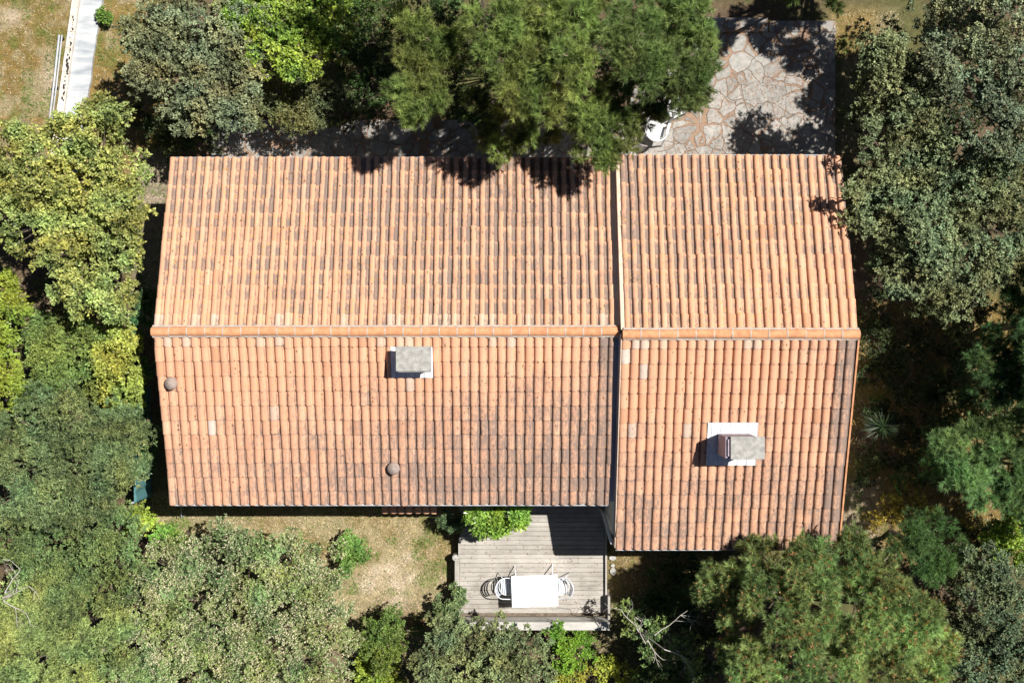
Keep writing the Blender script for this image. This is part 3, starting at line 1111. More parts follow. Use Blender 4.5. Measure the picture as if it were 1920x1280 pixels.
# ------------------------------------------------------------------ table and chairs
tb = empty('table', P(1003, 1107, DZ) * 1.0, 'white rectangular dining table on the wooden deck', 'table', rz=math.radians(2.0))
tp = P(1002.5, 1107.5, 1.14); tb.location = (tp.x, tp.y, DZ + 0.003)
t = MB()
t.box(-0.6, 0.6, -0.41, 0.41, 0.715, 0.742, bev=0.004)
t.build('tabletop', M['white_plastic'], tb)
t = MB(); t.box(-0.54, 0.54, -0.35, -0.33, 0.66, 0.714); t.box(-0.54, 0.54, 0.33, 0.35, 0.66, 0.714)
t.box(-0.54, -0.52, -0.33, 0.33, 0.66, 0.714); t.box(0.52, 0.54, -0.33, 0.33, 0.66, 0.714)
t.build('apron', M['white_metal'], tb)
for sx in (-1, 1):
    for sy in (-1, 1):
        t = MB(); t.tube([(sx * 0.46, sy * 0.20, 0.713), (sx * 0.50, sy * 0.54, 0.012), (sx * 0.50, sy * 0.56, 0.0)], 0.013, 8)
        t.build('leg', M['white_metal'], tb, True)


def arc_chair(label):
    """tubular armchair, faces +x"""
    r = empty('garden_chair', (0, 0, 0), label, 'chair', 'garden chairs at the deck table')
    # seat frame
    f = MB()
    z = 0.43
    pts = [(0.24, -0.22, z)] + [(-0.02 - 0.20 * math.sin(a), -0.22 * math.cos(a), z) for a in [math.pi * k / 12 for k in range(13)]] + [(0.24, 0.22, z), (0.24, -0.22, z)]
    f.tube(pts, 0.011, 8)
    f.build('seat_frame', M['white_metal'], r, True)
    s = MB()
    for k in range(7):
        x = 0.20 - k * 0.058
        hw = 0.21 if x > -0.02 else 0.21 * math.sqrt(max(0.05, 1 - ((x + 0.02) / -0.2) ** 2))
        s.box(x - 0.021, x + 0.021, -hw, hw, z + 0.009, z + 0.017)
    s.build('seat_slats', M['strap'], r)
    # arm and back hoop
    h = MB()
    pts = [(0.20, -0.265, 0.02), (0.21, -0.268, 0.4), (0.20, -0.27, 0.60), (0.15, -0.273, 0.645)]
    for k in range(17):
        a = math.pi * k / 16
        pts.append((-0.06 - 0.25 * math.sin(a), -0.275 * math.cos(a), 0.66 + 0.16 * math.sin(a)))
    pts += [(0.15, 0.273, 0.645), (0.20, 0.27, 0.60), (0.21, 0.268, 0.4), (0.20, 0.265, 0.02)]
    h.tube(pts, 0.0135, 8)
    h.build('arm_hoop', M['white_metal'], r, True)
    b = MB()
    for k, zz in enumerate((0.56, 0.63, 0.70)):
        vs = []
        n = 12
        for i in range(n + 1):
            a = math.pi * (0.2 + 0.6 * i / n)
            rx = 0.215 + 0.03 * k; ry = 0.24
            for dz in (0.0, 0.045):
                vs.append((-0.04 - (rx + dz * 0.3) * math.sin(a), -ry * math.cos(a), zz + dz))
        b.add(vs, [(2 * i, 2 * i + 2, 2 * i + 3, 2 * i + 1) for i in range(n)])
    o = b.build('back_slats', M['strap'], r)
    md = o.modifiers.new('solid', 'SOLIDIFY'); md.thickness = 0.006
    for sy in (-1, 1):
        l = MB(); l.tube([(-0.12, sy * 0.2, z), (-0.28, sy * 0.27, 0.0)], 0.012, 8); l.build('leg', M['white_metal'], r, True)
        l = MB(); l.tube([(-0.16, sy * 0.19, z), (-0.22, sy * 0.2, 0.72)], 0.010, 8); l.build('back_post', M['white_metal'], r, True)
    return r


def copy_tree(o, parent=None):
    c = o.copy(); COL.objects.link(c); c.parent = parent
    for ch in o.children: copy_tree(ch, c)
    return c


ch1 = arc_chair('white tubular chair with strap seat at the left end of the white table')
ch2 = copy_tree(ch1); ch2['label'] = 'white tubular chair tucked under the right end of the white table'
p = P(947, 1105, 1.1); ch1.location = (p.x + 0.06, p.y + 0.02, DZ + 0.003); ch1.rotation_euler.z = math.radians(-3)
p = P(1052, 1103, 1.1); ch2.location = (p.x - 0.0, p.y, DZ + 0.003); ch2.rotation_euler.z = math.radians(184)


# ------------------------------------------------------------------ patio furniture
def monobloc(label):
    r = empty('plastic_chair', (0, 0, 0), label, 'chair', 'white plastic chairs on the patio')
    s = MB()
    vs = []; n = 10
    for i in range(n + 1):
        x = -0.21 + 0.44 * i / n
        for j in range(n + 1):
            y = -0.22 + 0.44 * j / n
            z = 0.43 + 0.03 * (i / n) ** 2 - 0.02 * (1 - (2 * j / n - 1) ** 2)
            vs.append((x, y, z))
    s.add(vs, [(i * (n + 1) + j, (i + 1) * (n + 1) + j, (i + 1) * (n + 1) + j + 1, i * (n + 1) + j + 1) for i in range(n) for j in range(n)])
    o = s.build('seat', M['white_plastic'], r, True); md = o.modifiers.new('solid', 'SOLIDIFY'); md.thickness = 0.012
    b = MB()
    for k in range(9):
        a0 = math.pi * (0.16 + 0.68 * (k + 0.1) / 9); a1 = math.pi * (0.16 + 0.68 * (k + 0.75) / 9)
        vs = []
        for zz, ex in ((0.44, 0.0), (0.62, 0.045), (0.80, 0.085)):
            for a in (a0, (a0 + a1) / 2, a1):
                vs.append((-0.05 - (0.18 + ex) * math.sin(a), -(0.24 + ex * 0.4) * math.cos(a), zz + 0.03 * math.sin(a) * (zz > 0.7)))
        b.add(vs, [(q * 3 + w, q * 3 + w + 1, q * 3 + w + 4, q * 3 + w + 3) for q in range(2) for w in range(2)])
    vs = []; m_ = 16
    for i in range(m_ + 1):
        a = math.pi * i / m_
        for (e, zz) in ((0.07, 0.0), (0.10, 0.04), (0.135, 0.02)):
            vs.append((-0.05 - (0.18 + e) * math.sin(a), -(0.25 + e * 0.4) * math.cos(a), 0.66 + 0.15 * math.sin(a) + zz))
    b.add(vs, [(i * 3 + w, i * 3 + w + 1, i * 3 + w + 4, i * 3 + w + 3) for i in range(m_) for w in range(2)])
    o = b.build('backrest', M['white_plastic'], r, True); md = o.modifiers.new('solid', 'SOLIDIFY'); md.thickness = 0.010
    for sy in (-1, 1):
        a = MB(); a.box(-0.05, 0.23, sy * 0.285 - 0.03, sy * 0.285 + 0.03, 0.655, 0.675, bev=0.006); a.build('armrest', M['white_plastic'], r)
        for (x0, x1, zz) in ((0.18, 0.25, 0.654), (-0.16, -0.26, 0.60)):
            l = MB(); l.tube([(x0, sy * 0.27, zz), (x1, sy * 0.29, 0.0)], [0.028, 0.02], 6); l.build('leg', M['white_plastic'], r)
    return r


pc1 = monobloc('white plastic garden chair half hidden by the pine beside the roof edge')
pc2 = copy_tree(pc1); pc2['label'] = 'white plastic garden chair glimpsed through the pine branches on the patio'
p = P(1231, 243, 0.75); pc1.location = (p.x, p.y, 0.125); pc1.rotation_euler.z = math.radians(75)
p = P(1266, 196, 0.75); pc2.location = (p.x, p.y, 0.125); pc2.rotation_euler.z = math.radians(210)
p = P(1187, 289, 0.4)
q = MB(); q.lathe([(0.055, 0.125), (0.075, 0.2), (0.085, 0.30), (0.08, 0.34), (0.05, 0.38), (0.01, 0.39)], p.x, p.y, 18)
o = q.build('plant_pot', M['white_plastic'], None, True); tag(o, 'small round upturned white pot on the paving by the roof edge', 'pot')

# ------------------------------------------------------------------ fence, rod, stepping stones
fx = P(286, 0, 0).x; fy = P(0, 929, 0).y
fence = empty('garden_fence', (fx, fy, 0), 'blue green shade netting fence standing left of the house', 'fence')
nseg = 60; vs = []
for i in range(nseg + 1):
    yy = fy + 2.9 * i / nseg
    for k in range(7):
        zz = 0.05 + 1.45 * k / 6
        sag = 0.05 * math.sin(i * 0.9) * math.sin(k / 6 * 3.14) + rnd.uniform(-0.012, 0.012)
        vs.append((fx + sag - 0.02 * k / 6, yy, zz - 0.03 * math.sin(i * 0.35) * (k / 6)))
mb = MB(); mb.add(vs, [(i * 7 + k, i * 7 + k + 1, (i + 1) * 7 + k + 1, (i + 1) * 7 + k) for i in range(nseg) for k in range(6)])
o = local(fence, mb.build('netting', M['netting'], fence, True)); md = o.modifiers.new('solid', 'SOLIDIFY'); md.thickness = 0.008
for i in range(4):
    mb = MB(); yy = fy + 0.02 + i * 0.95
    mb.tube([(fx - 0.03, yy, -0.1), (fx - 0.05, yy, 1.58)], 0.022, 8)
    local(fence, mb.build('post', M['grey_metal'], fence, True))
a = P(342, 951, 0.5); b_ = P(342, 968, 0.45)
mb = MB(); mb.tube([(a.x, a.y, 0.62), (b_.x, b_.y, 0.55)], 0.012, 8); mb.tube([(b_.x, b_.y, 0.56), (b_.x - 0.02, b_.y - 0.01, 0.0)], 0.008, 6)
mb.tube([(a.x, a.y, 0.62), (a.x, a.y + 0.35, 0.64)], 0.012, 8)
o = mb.build('metal_rod', M['grey_metal'], None, True); tag(o, 'thin metal rod sticking out in front of the lower left roof corner', 'rod')

for (px, py, w, h, lb) in ((1149, 1046, 0.20, 0.16, 'rounded stepping stone beside the deck just below the roof corner'), (1149, 1060, 0.12, 0.1, 'smallest stepping stone in the middle of the row beside the deck'), (1150, 1071, 0.18, 0.24, 'wedge shaped stepping stone at the lower end of the row beside the deck')):
    p = P(px, py, 0.05); n = 9
    ring = [(p.x + w / 2 * math.cos(2 * math.pi * k / n) * rnd.uniform(0.8, 1.1), p.y + h / 2 * math.sin(2 * math.pi * k / n) * rnd.uniform(0.8, 1.1)) for k in range(n)]
    mb = MB(); vs = [(x, y, -0.1) for x, y in ring] + [(x, y, 0.04) for x, y in ring] + [(p.x + (x - p.x) * .9, p.y + (y - p.y) * .9, 0.05) for x, y in ring]
    fs = [tuple(2 * n + k for k in range(n))] + [(r_ * n + k, r_ * n + (k + 1) % n, (r_ + 1) * n + (k + 1) % n, (r_ + 1) * n + k) for r_ in range(2) for k in range(n)]
    mb.add(vs, fs); o = mb.build('stepping_stone', M['stone']); tag(o, lb, 'stone', 'stepping stones by the deck')
# ------------------------------------------------------------------ foliage
def unit(v):
    return v / np.maximum(np.linalg.norm(v, axis=-1, keepdims=True), 1e-9)


def sphere_dirs(rs, n, zmin):
    z = rs.uniform(zmin, 1, n)
    a = rs.uniform(0, 2 * np.pi, n)
    r = np.sqrt(1 - z * z)
    return np.stack([r * np.cos(a), r * np.sin(a), z], 1)


def clump_points(rs, blobs, sub_r, spacing, flat=0.7, zmin=-0.25, nsub=1.8, skip=0.14):
    """three-level hierarchy: blob -> clump -> shoot. returns shoot position, outward normal, clump id value, depth 0..1"""
    Pp = []; Nn = []; Cc = []
    for (c, r) in blobs:
        rsu = min(max(r * 0.36, sub_r * 0.6), sub_r)
        ns = int(nsub * (r / rsu) ** 2) + 4
        d = sphere_dirs(rs, ns, zmin)
        rad = r * (0.50 + 0.50 * rs.rand(ns) ** 0.6)
        rad *= np.where(rs.rand(ns) < 0.15, 1.16, 1.0)
        sc = np.array(c)[None] + d * rad[:, None] * np.array([1, 1, flat])
        srad = rsu * rs.uniform(0.6, 1.25, ns)
        sv = rs.rand(ns)
        for k in range(ns):
            rr = srad[k]
            if rs.rand() < skip: continue
            m = int(2 * np.pi * rr * rr * 0.62 / (spacing * spacing)) + 3
            dd = sphere_dirs(rs, m, -0.3)
            ql = rs.rand(m)
            q = rr * (0.40 + 0.68 * ql)
            Pp.append(sc[k] + dd * q[:, None] * np.array([1, 1, 0.8]))
            Nn.append(unit(dd + d[k] * 0.6 + np.array([0, 0, 0.35])))
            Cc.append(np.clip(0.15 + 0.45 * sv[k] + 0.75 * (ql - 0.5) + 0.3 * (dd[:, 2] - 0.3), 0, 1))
    return np.concatenate(Pp), np.concatenate(Nn), np.concatenate(Cc)


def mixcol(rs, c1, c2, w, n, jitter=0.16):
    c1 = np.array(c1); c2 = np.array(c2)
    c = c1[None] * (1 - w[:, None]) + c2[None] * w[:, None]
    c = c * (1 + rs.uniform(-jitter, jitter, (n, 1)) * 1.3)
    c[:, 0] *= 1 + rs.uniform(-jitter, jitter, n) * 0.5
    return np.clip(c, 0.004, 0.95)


def leaf_cloud(rs, Pp, Nn, Cc, nl, L, W, spread, c1, c2, up=0.9, tip=None, tipfrac=0.0, tint=1.0):
    """diamond leaves, nl per shoot"""
    n = len(Pp) * nl
    p = np.repeat(Pp, nl, 0) + rs.normal(0, spread, (n, 3))
    nn = np.repeat(Nn, nl, 0)
    d = unit(nn * 0.55 + rs.normal(0, 0.7, (n, 3)))
    up_v = unit(np.array([0, 0, up]) + nn * 0.5 + rs.normal(0, 0.5, (n, 3)))
    s = unit(np.cross(d, up_v))
    l = L * rs.uniform(0.65, 1.25, (n, 1)); w = W * rs.uniform(0.7, 1.2, (n, 1))
    v = np.empty((n, 4, 3), dtype=np.float32)
    v[:, 0] = p; v[:, 1] = p + d * l * 0.5 + s * w * 0.5
    v[:, 2] = p + d * l; v[:, 3] = p + d * l * 0.5 - s * w * 0.5
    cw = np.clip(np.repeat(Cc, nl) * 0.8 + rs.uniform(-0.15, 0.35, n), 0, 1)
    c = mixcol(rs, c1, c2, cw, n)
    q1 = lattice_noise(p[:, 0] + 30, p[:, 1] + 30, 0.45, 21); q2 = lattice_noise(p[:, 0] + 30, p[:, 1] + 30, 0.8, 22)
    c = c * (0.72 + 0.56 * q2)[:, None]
    c[:, 0] *= 0.84 + 0.36 * q1
    c[:, 2] *= 1.15 - 0.3 * q1
    k = rs.rand(n) < 0.006
    c[k] = np.array((0.34, 0.24, 0.12)) * rs.uniform(0.6, 1.2, (k.sum(), 1))
    if tip is not None:
        k = rs.rand(n) < tipfrac * 2 * lattice_noise(p[:, 0] + 9, p[:, 1] + 9, 0.35, 23)
        c[k] = np.array(tip) * rs.uniform(0.75, 1.15, (k.sum(), 1))
    cols = np.repeat(c, 4, 0)
    return v.reshape(-1, 3), cols


def needle_cloud(rs, Pp, Nn, Cc, nn_, L, W, c1, c2, cone=0.0, twig=0.35):
    n = len(Pp)
    N = n * nn_
    ax = np.repeat(unit(Nn + np.array([0, 0, 0.2]) + rs.normal(0, 0.35, (n, 3))), nn_, 0)
    p = np.repeat(Pp, nn_, 0) + ax * rs.uniform(-0.5, 0.5, (N, 1)) * L * 0.8
    d = unit(ax * 0.9 + rs.normal(0, 0.57, (N, 3)))
    s = unit(np.cross(d, rs.normal(0, 1, (N, 3))))
    l = L * rs.uniform(0.6, 1.15, (N, 1)); w = W
    v = np.empty((N, 3, 3), dtype=np.float32)
    v[:, 0] = p - s * w * 0.5; v[:, 1] = p + s * w * 0.5; v[:, 2] = p + d * l
    cw = np.clip(np.repeat(Cc * 0.7 + rs.uniform(-0.1, 0.3, n), nn_) + rs.uniform(-0.15, 0.15, N), 0, 1)
    c = mixcol(rs, c1, c2, cw, N, 0.12)
    q1 = lattice_noise(p[:, 0] + 30, p[:, 1] + 30, 0.5, 21); q2 = lattice_noise(p[:, 0] + 30, p[:, 1] + 30, 0.9, 22)
    c = c * (0.7 + 0.6 * q2)[:, None]; c[:, 0] *= 0.85 + 0.32 * q1
    V = [v.reshape(-1, 3)]; C = [np.repeat(c, 3, 0)]
    # shoots: thin brown twigs and, where asked, orange pollen cones
    k = rs.rand(n) < twig
    m = k.sum()
    a = unit(Nn[k] + rs.normal(0, 0.4, (m, 3)))
    s2 = unit(np.cross(a, rs.normal(0, 1, (m, 3))))
    v2 = np.empty((m, 3, 3), dtype=np.float32)
    v2[:, 0] = Pp[k] - a * L * 1.2 - s2 * 0.011; v2[:, 1] = Pp[k] - a * L * 1.2 + s2 * 0.011; v2[:, 2] = Pp[k] + a * L * 0.5
    V.append(v2.reshape(-1, 3)); C.append(np.repeat(np.array([[0.24, 0.19, 0.14]]) * rs.uniform(0.7, 1.3, (m, 1)), 3, 0))
    if cone > 0:
        k = (rs.rand(n) < cone) & (Nn[:, 2] > 0.2)
        m = k.sum()
        for q in range(5):
            a = unit(np.array([0, 0, 1.0]) + Nn[k] * 0.4 + rs.normal(0, 0.25, (m, 3)))
            s2 = unit(np.cross(a, rs.normal(0, 1, (m, 3))))
            p0 = Pp[k] + Nn[k] * 0.085 + np.array([0, 0, 0.03]) + rs.normal(0, 0.016, (m, 3))
            v2 = np.empty((m, 3, 3), dtype=np.float32)
            v2[:, 0] = p0 - s2 * 0.024; v2[:, 1] = p0 + s2 * 0.024; v2[:, 2] = p0 + a * 0.075
            V.append(v2.reshape(-1, 3)); C.append(np.repeat(np.array([[0.66, 0.40, 0.22]]) * rs.uniform(0.75, 1.2, (m, 1)), 3, 0))
    return np.concatenate(V), np.concatenate(C)


def limbs(name, base, blobs, r0, parent, seed, mat=None):
    rl = random.Random(seed)
    mb = MB()
    cx = sum(b[0][0] for b in blobs) / len(blobs); cy = sum(b[0][1] for b in blobs) / len(blobs); cz_ = sum(b[0][2] for b in blobs) / len(blobs)
    fork = Vector((base[0] * 0.6 + cx * 0.4, base[1] * 0.6 + cy * 0.4, cz_ * 0.45))
    b0 = Vector((base[0], base[1], -0.1))
    mb.tube([b0, b0.lerp(fork, 0.5) + Vector((rl.uniform(-.08, .08), rl.uniform(-.08, .08), 0)), fork], [r0 * 1.25, r0, r0 * 0.85], 8)
    for (c, r) in blobs:
        e = Vector(c)
        mid = fork.lerp(e, 0.5) + Vector((rl.uniform(-.15, .15), rl.uniform(-.15, .15), rl.uniform(0, .25))) * min(1, r * 2)
        mb.tube([fork, mid, e, e + (e - mid).normalized() * r * 0.5], [r0 * 0.55, r0 * 0.35, r0 * 0.16, 0.006], 6)
        for k in range(4):
            a = sphere_dirs(np.random.RandomState(rl.randrange(99999)), 1, 0.0)[0]
            q = e + Vector(a) * r * 0.8
            s0 = mid.lerp(e, rl.uniform(0.3, 1))
            mb.tube([s0, s0.lerp(q, 0.5) + Vector((0, 0, 0.04)), q], [r0 * 0.16, r0 * 0.09, 0.004], 5)
    return mb.build(name, mat or M['bark'], parent)


KINDS = {
    # kind: (type, sub_r, spacing, per, L, W, spread, material)
    'oak': ('leaf', 0.30, 0.120, 15, 0.066, 0.036, 0.018, 'oak_leaf'),
    'broad': ('leaf', 0.28, 0.125, 12, 0.080, 0.050, 0.026, 'leaf'),
    'fine': ('leaf', 0.28, 0.100, 13, 0.054, 0.030, 0.018, 'leaf'),
    'laurel': ('leaf', 0.20, 0.11, 9, 0.125, 0.048, 0.012, 'glossy_leaf'),
    'spear': ('leaf', 0.28, 0.105, 14, 0.080, 0.022, 0.018, 'leaf'),
    'pine': ('needle', 0.36, 0.092, 40, 0.14, 0.0110, 0, 'needle'),
}


def plant(name, label, cat, kind, spec, z, c1, c2, seed, trunk=0.09, base=None, dens=1.0, flat=0.7, tip=None, tipfrac=0, cone=0, zv=0.35, scale=1.0, bark=None):
    """spec: blobs as (px, py, radius px[, z]) in photo pixels"""
    rs = np.random.RandomState(seed)
    c1 = np.array(c1) * 0.8; c2 = np.array(c2) * np.array((1.42, 1.50, 1.36))  # inner leaf tone darkened to imitate shade between clumps
    blobs = []
    for b in spec:
        zz = b[3] if len(b) > 3 else z + rs.uniform(-zv, zv)
        r = b[2] * (CZ - zz) / FPX * (1.03 if kind == 'pine' else 1.06)
        p = P(b[0], b[1], zz)
        blobs.append(((p.x, p.y, zz), r))
    if base is None:
        cx = sum(b[0][0] for b in blobs) / len(blobs); cy = sum(b[0][1] for b in blobs) / len(blobs)
    else:
        q = P(base[0], base[1], 0); cx, cy = q.x, q.y
    root = empty(name, (0, 0, 0), label, cat)
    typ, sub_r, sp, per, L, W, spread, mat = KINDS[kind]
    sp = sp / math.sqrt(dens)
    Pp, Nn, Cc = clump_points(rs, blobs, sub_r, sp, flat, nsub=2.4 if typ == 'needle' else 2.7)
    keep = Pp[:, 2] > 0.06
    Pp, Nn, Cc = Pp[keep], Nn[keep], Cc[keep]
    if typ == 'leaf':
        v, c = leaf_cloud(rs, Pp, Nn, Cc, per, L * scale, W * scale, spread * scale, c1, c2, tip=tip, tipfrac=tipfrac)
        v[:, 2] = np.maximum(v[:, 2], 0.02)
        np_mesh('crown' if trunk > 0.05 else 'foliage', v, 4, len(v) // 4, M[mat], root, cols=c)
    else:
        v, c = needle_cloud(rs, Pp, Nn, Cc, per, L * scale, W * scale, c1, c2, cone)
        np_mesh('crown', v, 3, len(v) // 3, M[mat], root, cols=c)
    limbs('trunk' if trunk > 0.05 else 'stem', (cx, cy), blobs, trunk, root, seed, bark)
    return root


#PLANTS
OAKG = ((0.055, 0.07, 0.03), (0.27, 0.285, 0.165))
plant('holm_oak', 'dark grey-green holm oak with a dense rounded crown right of the pale path', 'tree', 'oak',
      [(300, 90, 58), (370, 55, 62), (440, 95, 58), (350, 150, 66), (420, 165, 62), (300, 35, 45), (445, 40, 50), (275, 140, 36), (440, 205, 42), (365, 210, 38), (270, 70, 36), (400, 215, 32), (380, -20, 60)],
      3.2, *OAKG, 101)
plant('deciduous_tree', 'bright lime green broad-leaved tree between the holm oak and the pines', 'tree', 'broad',
      [(470, 35, 48), (530, 70, 50), (590, 55, 48), (500, 112, 42), (560, 118, 38), (620, 25, 42), (635, 90, 26), (470, -20, 50), (600, -10, 55), (540, 10, 45)],
      3.0, (0.05, 0.10, 0.015), (0.32, 0.42, 0.07), 102, dens=0.8)
plant('shrub', 'dull olive shrub half in shade above the roof beside the dark oak', 'shrub', 'fine',
      [(520, 185, 42), (580, 195, 42), (640, 205, 36), (560, 225, 28), (490, 210, 32), (680, 190, 30), (610, 160, 36)],
      1.7, (0.07, 0.085, 0.03), (0.18, 0.19, 0.085), 103, trunk=0.04)
plant('downy_oak', 'large yellow-green oak covering the foot of the pale path', 'tree', 'broad',
      [(60, 290, 52), (130, 275, 50), (195, 262, 60), (228, 320, 48), (160, 335, 60), (80, 355, 60), (20, 350, 50), (200, 400, 52), (140, 410, 58), (60, 430, 48), (228, 460, 42), (180, 490, 48), (242, 385, 34), (150, 545, 42), (212, 560, 42), (190, 215, 34), (15, 285, 40), (110, 480, 36)],
      3.0, (0.05, 0.085, 0.02), (0.43, 0.455, 0.15), 104)
plant('shrub', 'lime yellow shrub at the left edge just below the downy oak', 'shrub', 'broad',
      [(10, 545, 36), (0, 595, 42), (25, 575, 22)], 2.0, (0.18, 0.24, 0.03), (0.30, 0.37, 0.06), 105, trunk=0.04)
plant('shrub', 'lime yellow shrub at the left edge beside the low green hedge', 'shrub', 'broad',
      [(8, 690, 34), (15, 740, 36), (-5, 640, 20), (30, 720, 20)], 1.6, (0.18, 0.24, 0.03), (0.30, 0.37, 0.06), 106, trunk=0.04)
plant('shrub', 'mid green leafy shrub between the left edge and the netting fence', 'shrub', 'fine',
      [(95, 640, 42), (145, 655, 46), (100, 700, 42), (160, 715, 48), (195, 615, 34), (75, 615, 26), (120, 600, 30), (90, 750, 36)],
      1.8, (0.08, 0.13, 0.03), (0.24, 0.31, 0.09), 107, trunk=0.05)
plant('shrub', 'yellow-green bushy shrub overhanging the fence above the dark tree', 'shrub', 'broad',
      [(215, 690, 32), (225, 745, 32), (232, 645, 34), (205, 665, 28), (240, 715, 26), (215, 780, 20)],
      2.3, (0.16, 0.20, 0.04), (0.38, 0.42, 0.10), 108, trunk=0.045)
plant('ivy_hedge', 'narrow dark green climbing hedge on the fence beside the house shadow', 'hedge', 'fine',
      [(262, 600, 16), (264, 640, 16), (266, 690, 18), (262, 740, 18), (268, 565, 12), (284, 548, 8), (262, 780, 14), (275, 840, 16), (280, 870, 14)],
      1.5, (0.04, 0.10, 0.035), (0.12, 0.22, 0.09), 109, trunk=0.03, zv=0.1)
plant('bay_tree', 'dark blue-green dense tree leaning over the netting fence', 'tree', 'spear',
      [(60, 800, 56), (140, 790, 58), (208, 815, 56), (236, 870, 38), (60, 880, 58), (140, 870, 62), (200, 895, 44), (20, 935, 48), (100, 945, 52), (10, 840, 50), (170, 940, 40), (235, 800, 36)],
      3.2, (0.03, 0.065, 0.025), (0.23, 0.295, 0.13), 110, dens=1.1)
plant('evergreen_tree', 'dark green small-leaved tree below the netting fence', 'tree', 'fine',
      [(170, 1000, 56), (100, 1035, 56), (228, 985, 42), (240, 1045, 42), (40, 1010, 46), (160, 1065, 50), (70, 1080, 44), (210, 1100, 44)],
      2.5, (0.03, 0.06, 0.02), (0.21, 0.29, 0.11), 111)
plant('olive_tree', 'pale olive green tree filling the bottom left corner', 'tree', 'spear',
      [(60, 1150, 62), (150, 1160, 60), (60, 1240, 66), (150, 1240, 62), (195, 1195, 46), (5, 1200, 60), (115, 1105, 44), (210, 1275, 52), (0, 1290, 50)],
      2.8, (0.07, 0.10, 0.03), (0.31, 0.38, 0.14), 112, dens=1.1)
plant('phillyrea', 'large grey-green shrub covered in cream blossom left of the lawn', 'shrub', 'fine',
      [(310, 1060, 48), (400, 1050, 50), (470, 1025, 44), (540, 1055, 52), (600, 1065, 44), (565, 1120, 56), (460, 1110, 60), (360, 1120, 54), (280, 1120, 50), (250, 1200, 52), (330, 1200, 60), (420, 1190, 60), (510, 1190, 60), (600, 1170, 52), (632, 1225, 48), (560, 1250, 56), (460, 1260, 56), (360, 1270, 56), (270, 1262, 52), (420, 1010, 26), (345, 1040, 30)],
      2.3, (0.04, 0.065, 0.025), (0.265, 0.345, 0.135), 113, tip=(0.68, 0.63, 0.43), tipfrac=0.24, dens=1.35, trunk=0.07, zv=0.45)
plant('shrub', 'yellow-green seedling shrub at the end of the netting fence', 'shrub', 'broad',
      [(268, 965, 20), (285, 985, 14), (255, 985, 16)], 0.8, (0.20, 0.28, 0.03), (0.42, 0.48, 0.08), 114, trunk=0.03, scale=0.8)
plant('shrub', 'fresh green ferny shrub between the dark tree and the cream blossom', 'shrub', 'fine',
      [(320, 1012, 24), (335, 1025, 18), (305, 1005, 16)], 1.6, (0.10, 0.20, 0.03), (0.24, 0.40, 0.08), 115, trunk=0.03)
plant('shrub', 'bright green low bush on the lawn right of the cream blossom', 'shrub', 'fine',
      [(650, 1030, 24), (675, 1035, 18), (642, 1055, 18), (660, 1012, 14), (645, 1075, 10)], 0.6, (0.07, 0.17, 0.03), (0.20, 0.34, 0.09), 116, trunk=0.03, zv=0.1)
plant('shrub', 'small dark green bush touching the left side of the deck', 'shrub', 'oak',
      [(845, 1132, 20), (830, 1140, 14), (852, 1115, 12), (843, 1150, 12)], 0.6, (0.05, 0.09, 0.035), (0.15, 0.20, 0.09), 117, trunk=0.03, zv=0.1)
plant('shrub', 'mid green upright bush at the bottom between lawn and grey-green olive', 'shrub', 'fine',
      [(722, 1180, 32), (712, 1225, 32), (738, 1158, 20), (700, 1200, 20), (735, 1215, 24)], 1.2, (0.06, 0.12, 0.02), (0.20, 0.29, 0.07), 118, trunk=0.035)
plant('shrub', 'yellow-green weeds low at the bottom edge left of the grey-green olive', 'shrub', 'broad',
      [(700, 1260, 28), (725, 1275, 24), (690, 1235, 14), (690, 1215, 10)], 0.5, (0.14, 0.22, 0.03), (0.36, 0.44, 0.07), 119, trunk=0.02, zv=0.1)
plant('wild_olive', 'grey-green rounded bush directly below the wooden deck', 'shrub', 'oak',
      [(832, 1200, 40), (880, 1212, 46), (940, 1212, 46), (985, 1225, 40), (860, 1265, 46), (930, 1270, 48), (1000, 1272, 34), (805, 1250, 34), (845, 1180, 22)],
      1.7, (0.05, 0.065, 0.03), (0.25, 0.305, 0.15), 120, trunk=0.06)
plant('shrub', 'vivid green feathery bush at the lower right edge of the deck', 'shrub', 'fine',
      [(1060, 1200, 27), (1085, 1222, 25), (1055, 1238, 22), (1095, 1195, 16), (1045, 1185, 12)], 0.9, (0.09, 0.20, 0.02), (0.24, 0.42, 0.05), 121, trunk=0.03)
plant('shrub', 'yellow flowering weeds at the bottom edge below the vivid green bush', 'shrub', 'broad',
      [(1120, 1264, 22), (1170, 1268, 22), (1040, 1274, 20), (1085, 1276, 18), (1145, 1250, 12)], 0.5, (0.20, 0.26, 0.05), (0.48, 0.48, 0.07), 122, trunk=0.02, dens=0.5, zv=0.1)
plant('fig_tree', 'sparse young tree with pale bare branches below the shaded corner', 'tree', 'broad',
      [(1185, 1170, 18), (1215, 1185, 20), (1245, 1178, 18), (1275, 1205, 18), (1300, 1225, 14), (1250, 1235, 16), (1215, 1225, 12), (1290, 1195, 12), (1165, 1140, 10), (1310, 1255, 14)],
      2.0, (0.08, 0.14, 0.04), (0.25, 0.33, 0.11), 123, trunk=0.055, dens=0.25, bark=M['pale_bark'])
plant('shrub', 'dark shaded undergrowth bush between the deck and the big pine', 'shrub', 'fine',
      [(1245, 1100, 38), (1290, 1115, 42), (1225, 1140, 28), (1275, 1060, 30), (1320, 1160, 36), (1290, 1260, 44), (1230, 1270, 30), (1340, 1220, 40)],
      0.8, (0.035, 0.065, 0.02), (0.10, 0.15, 0.04), 124, trunk=0.03, zv=0.2)
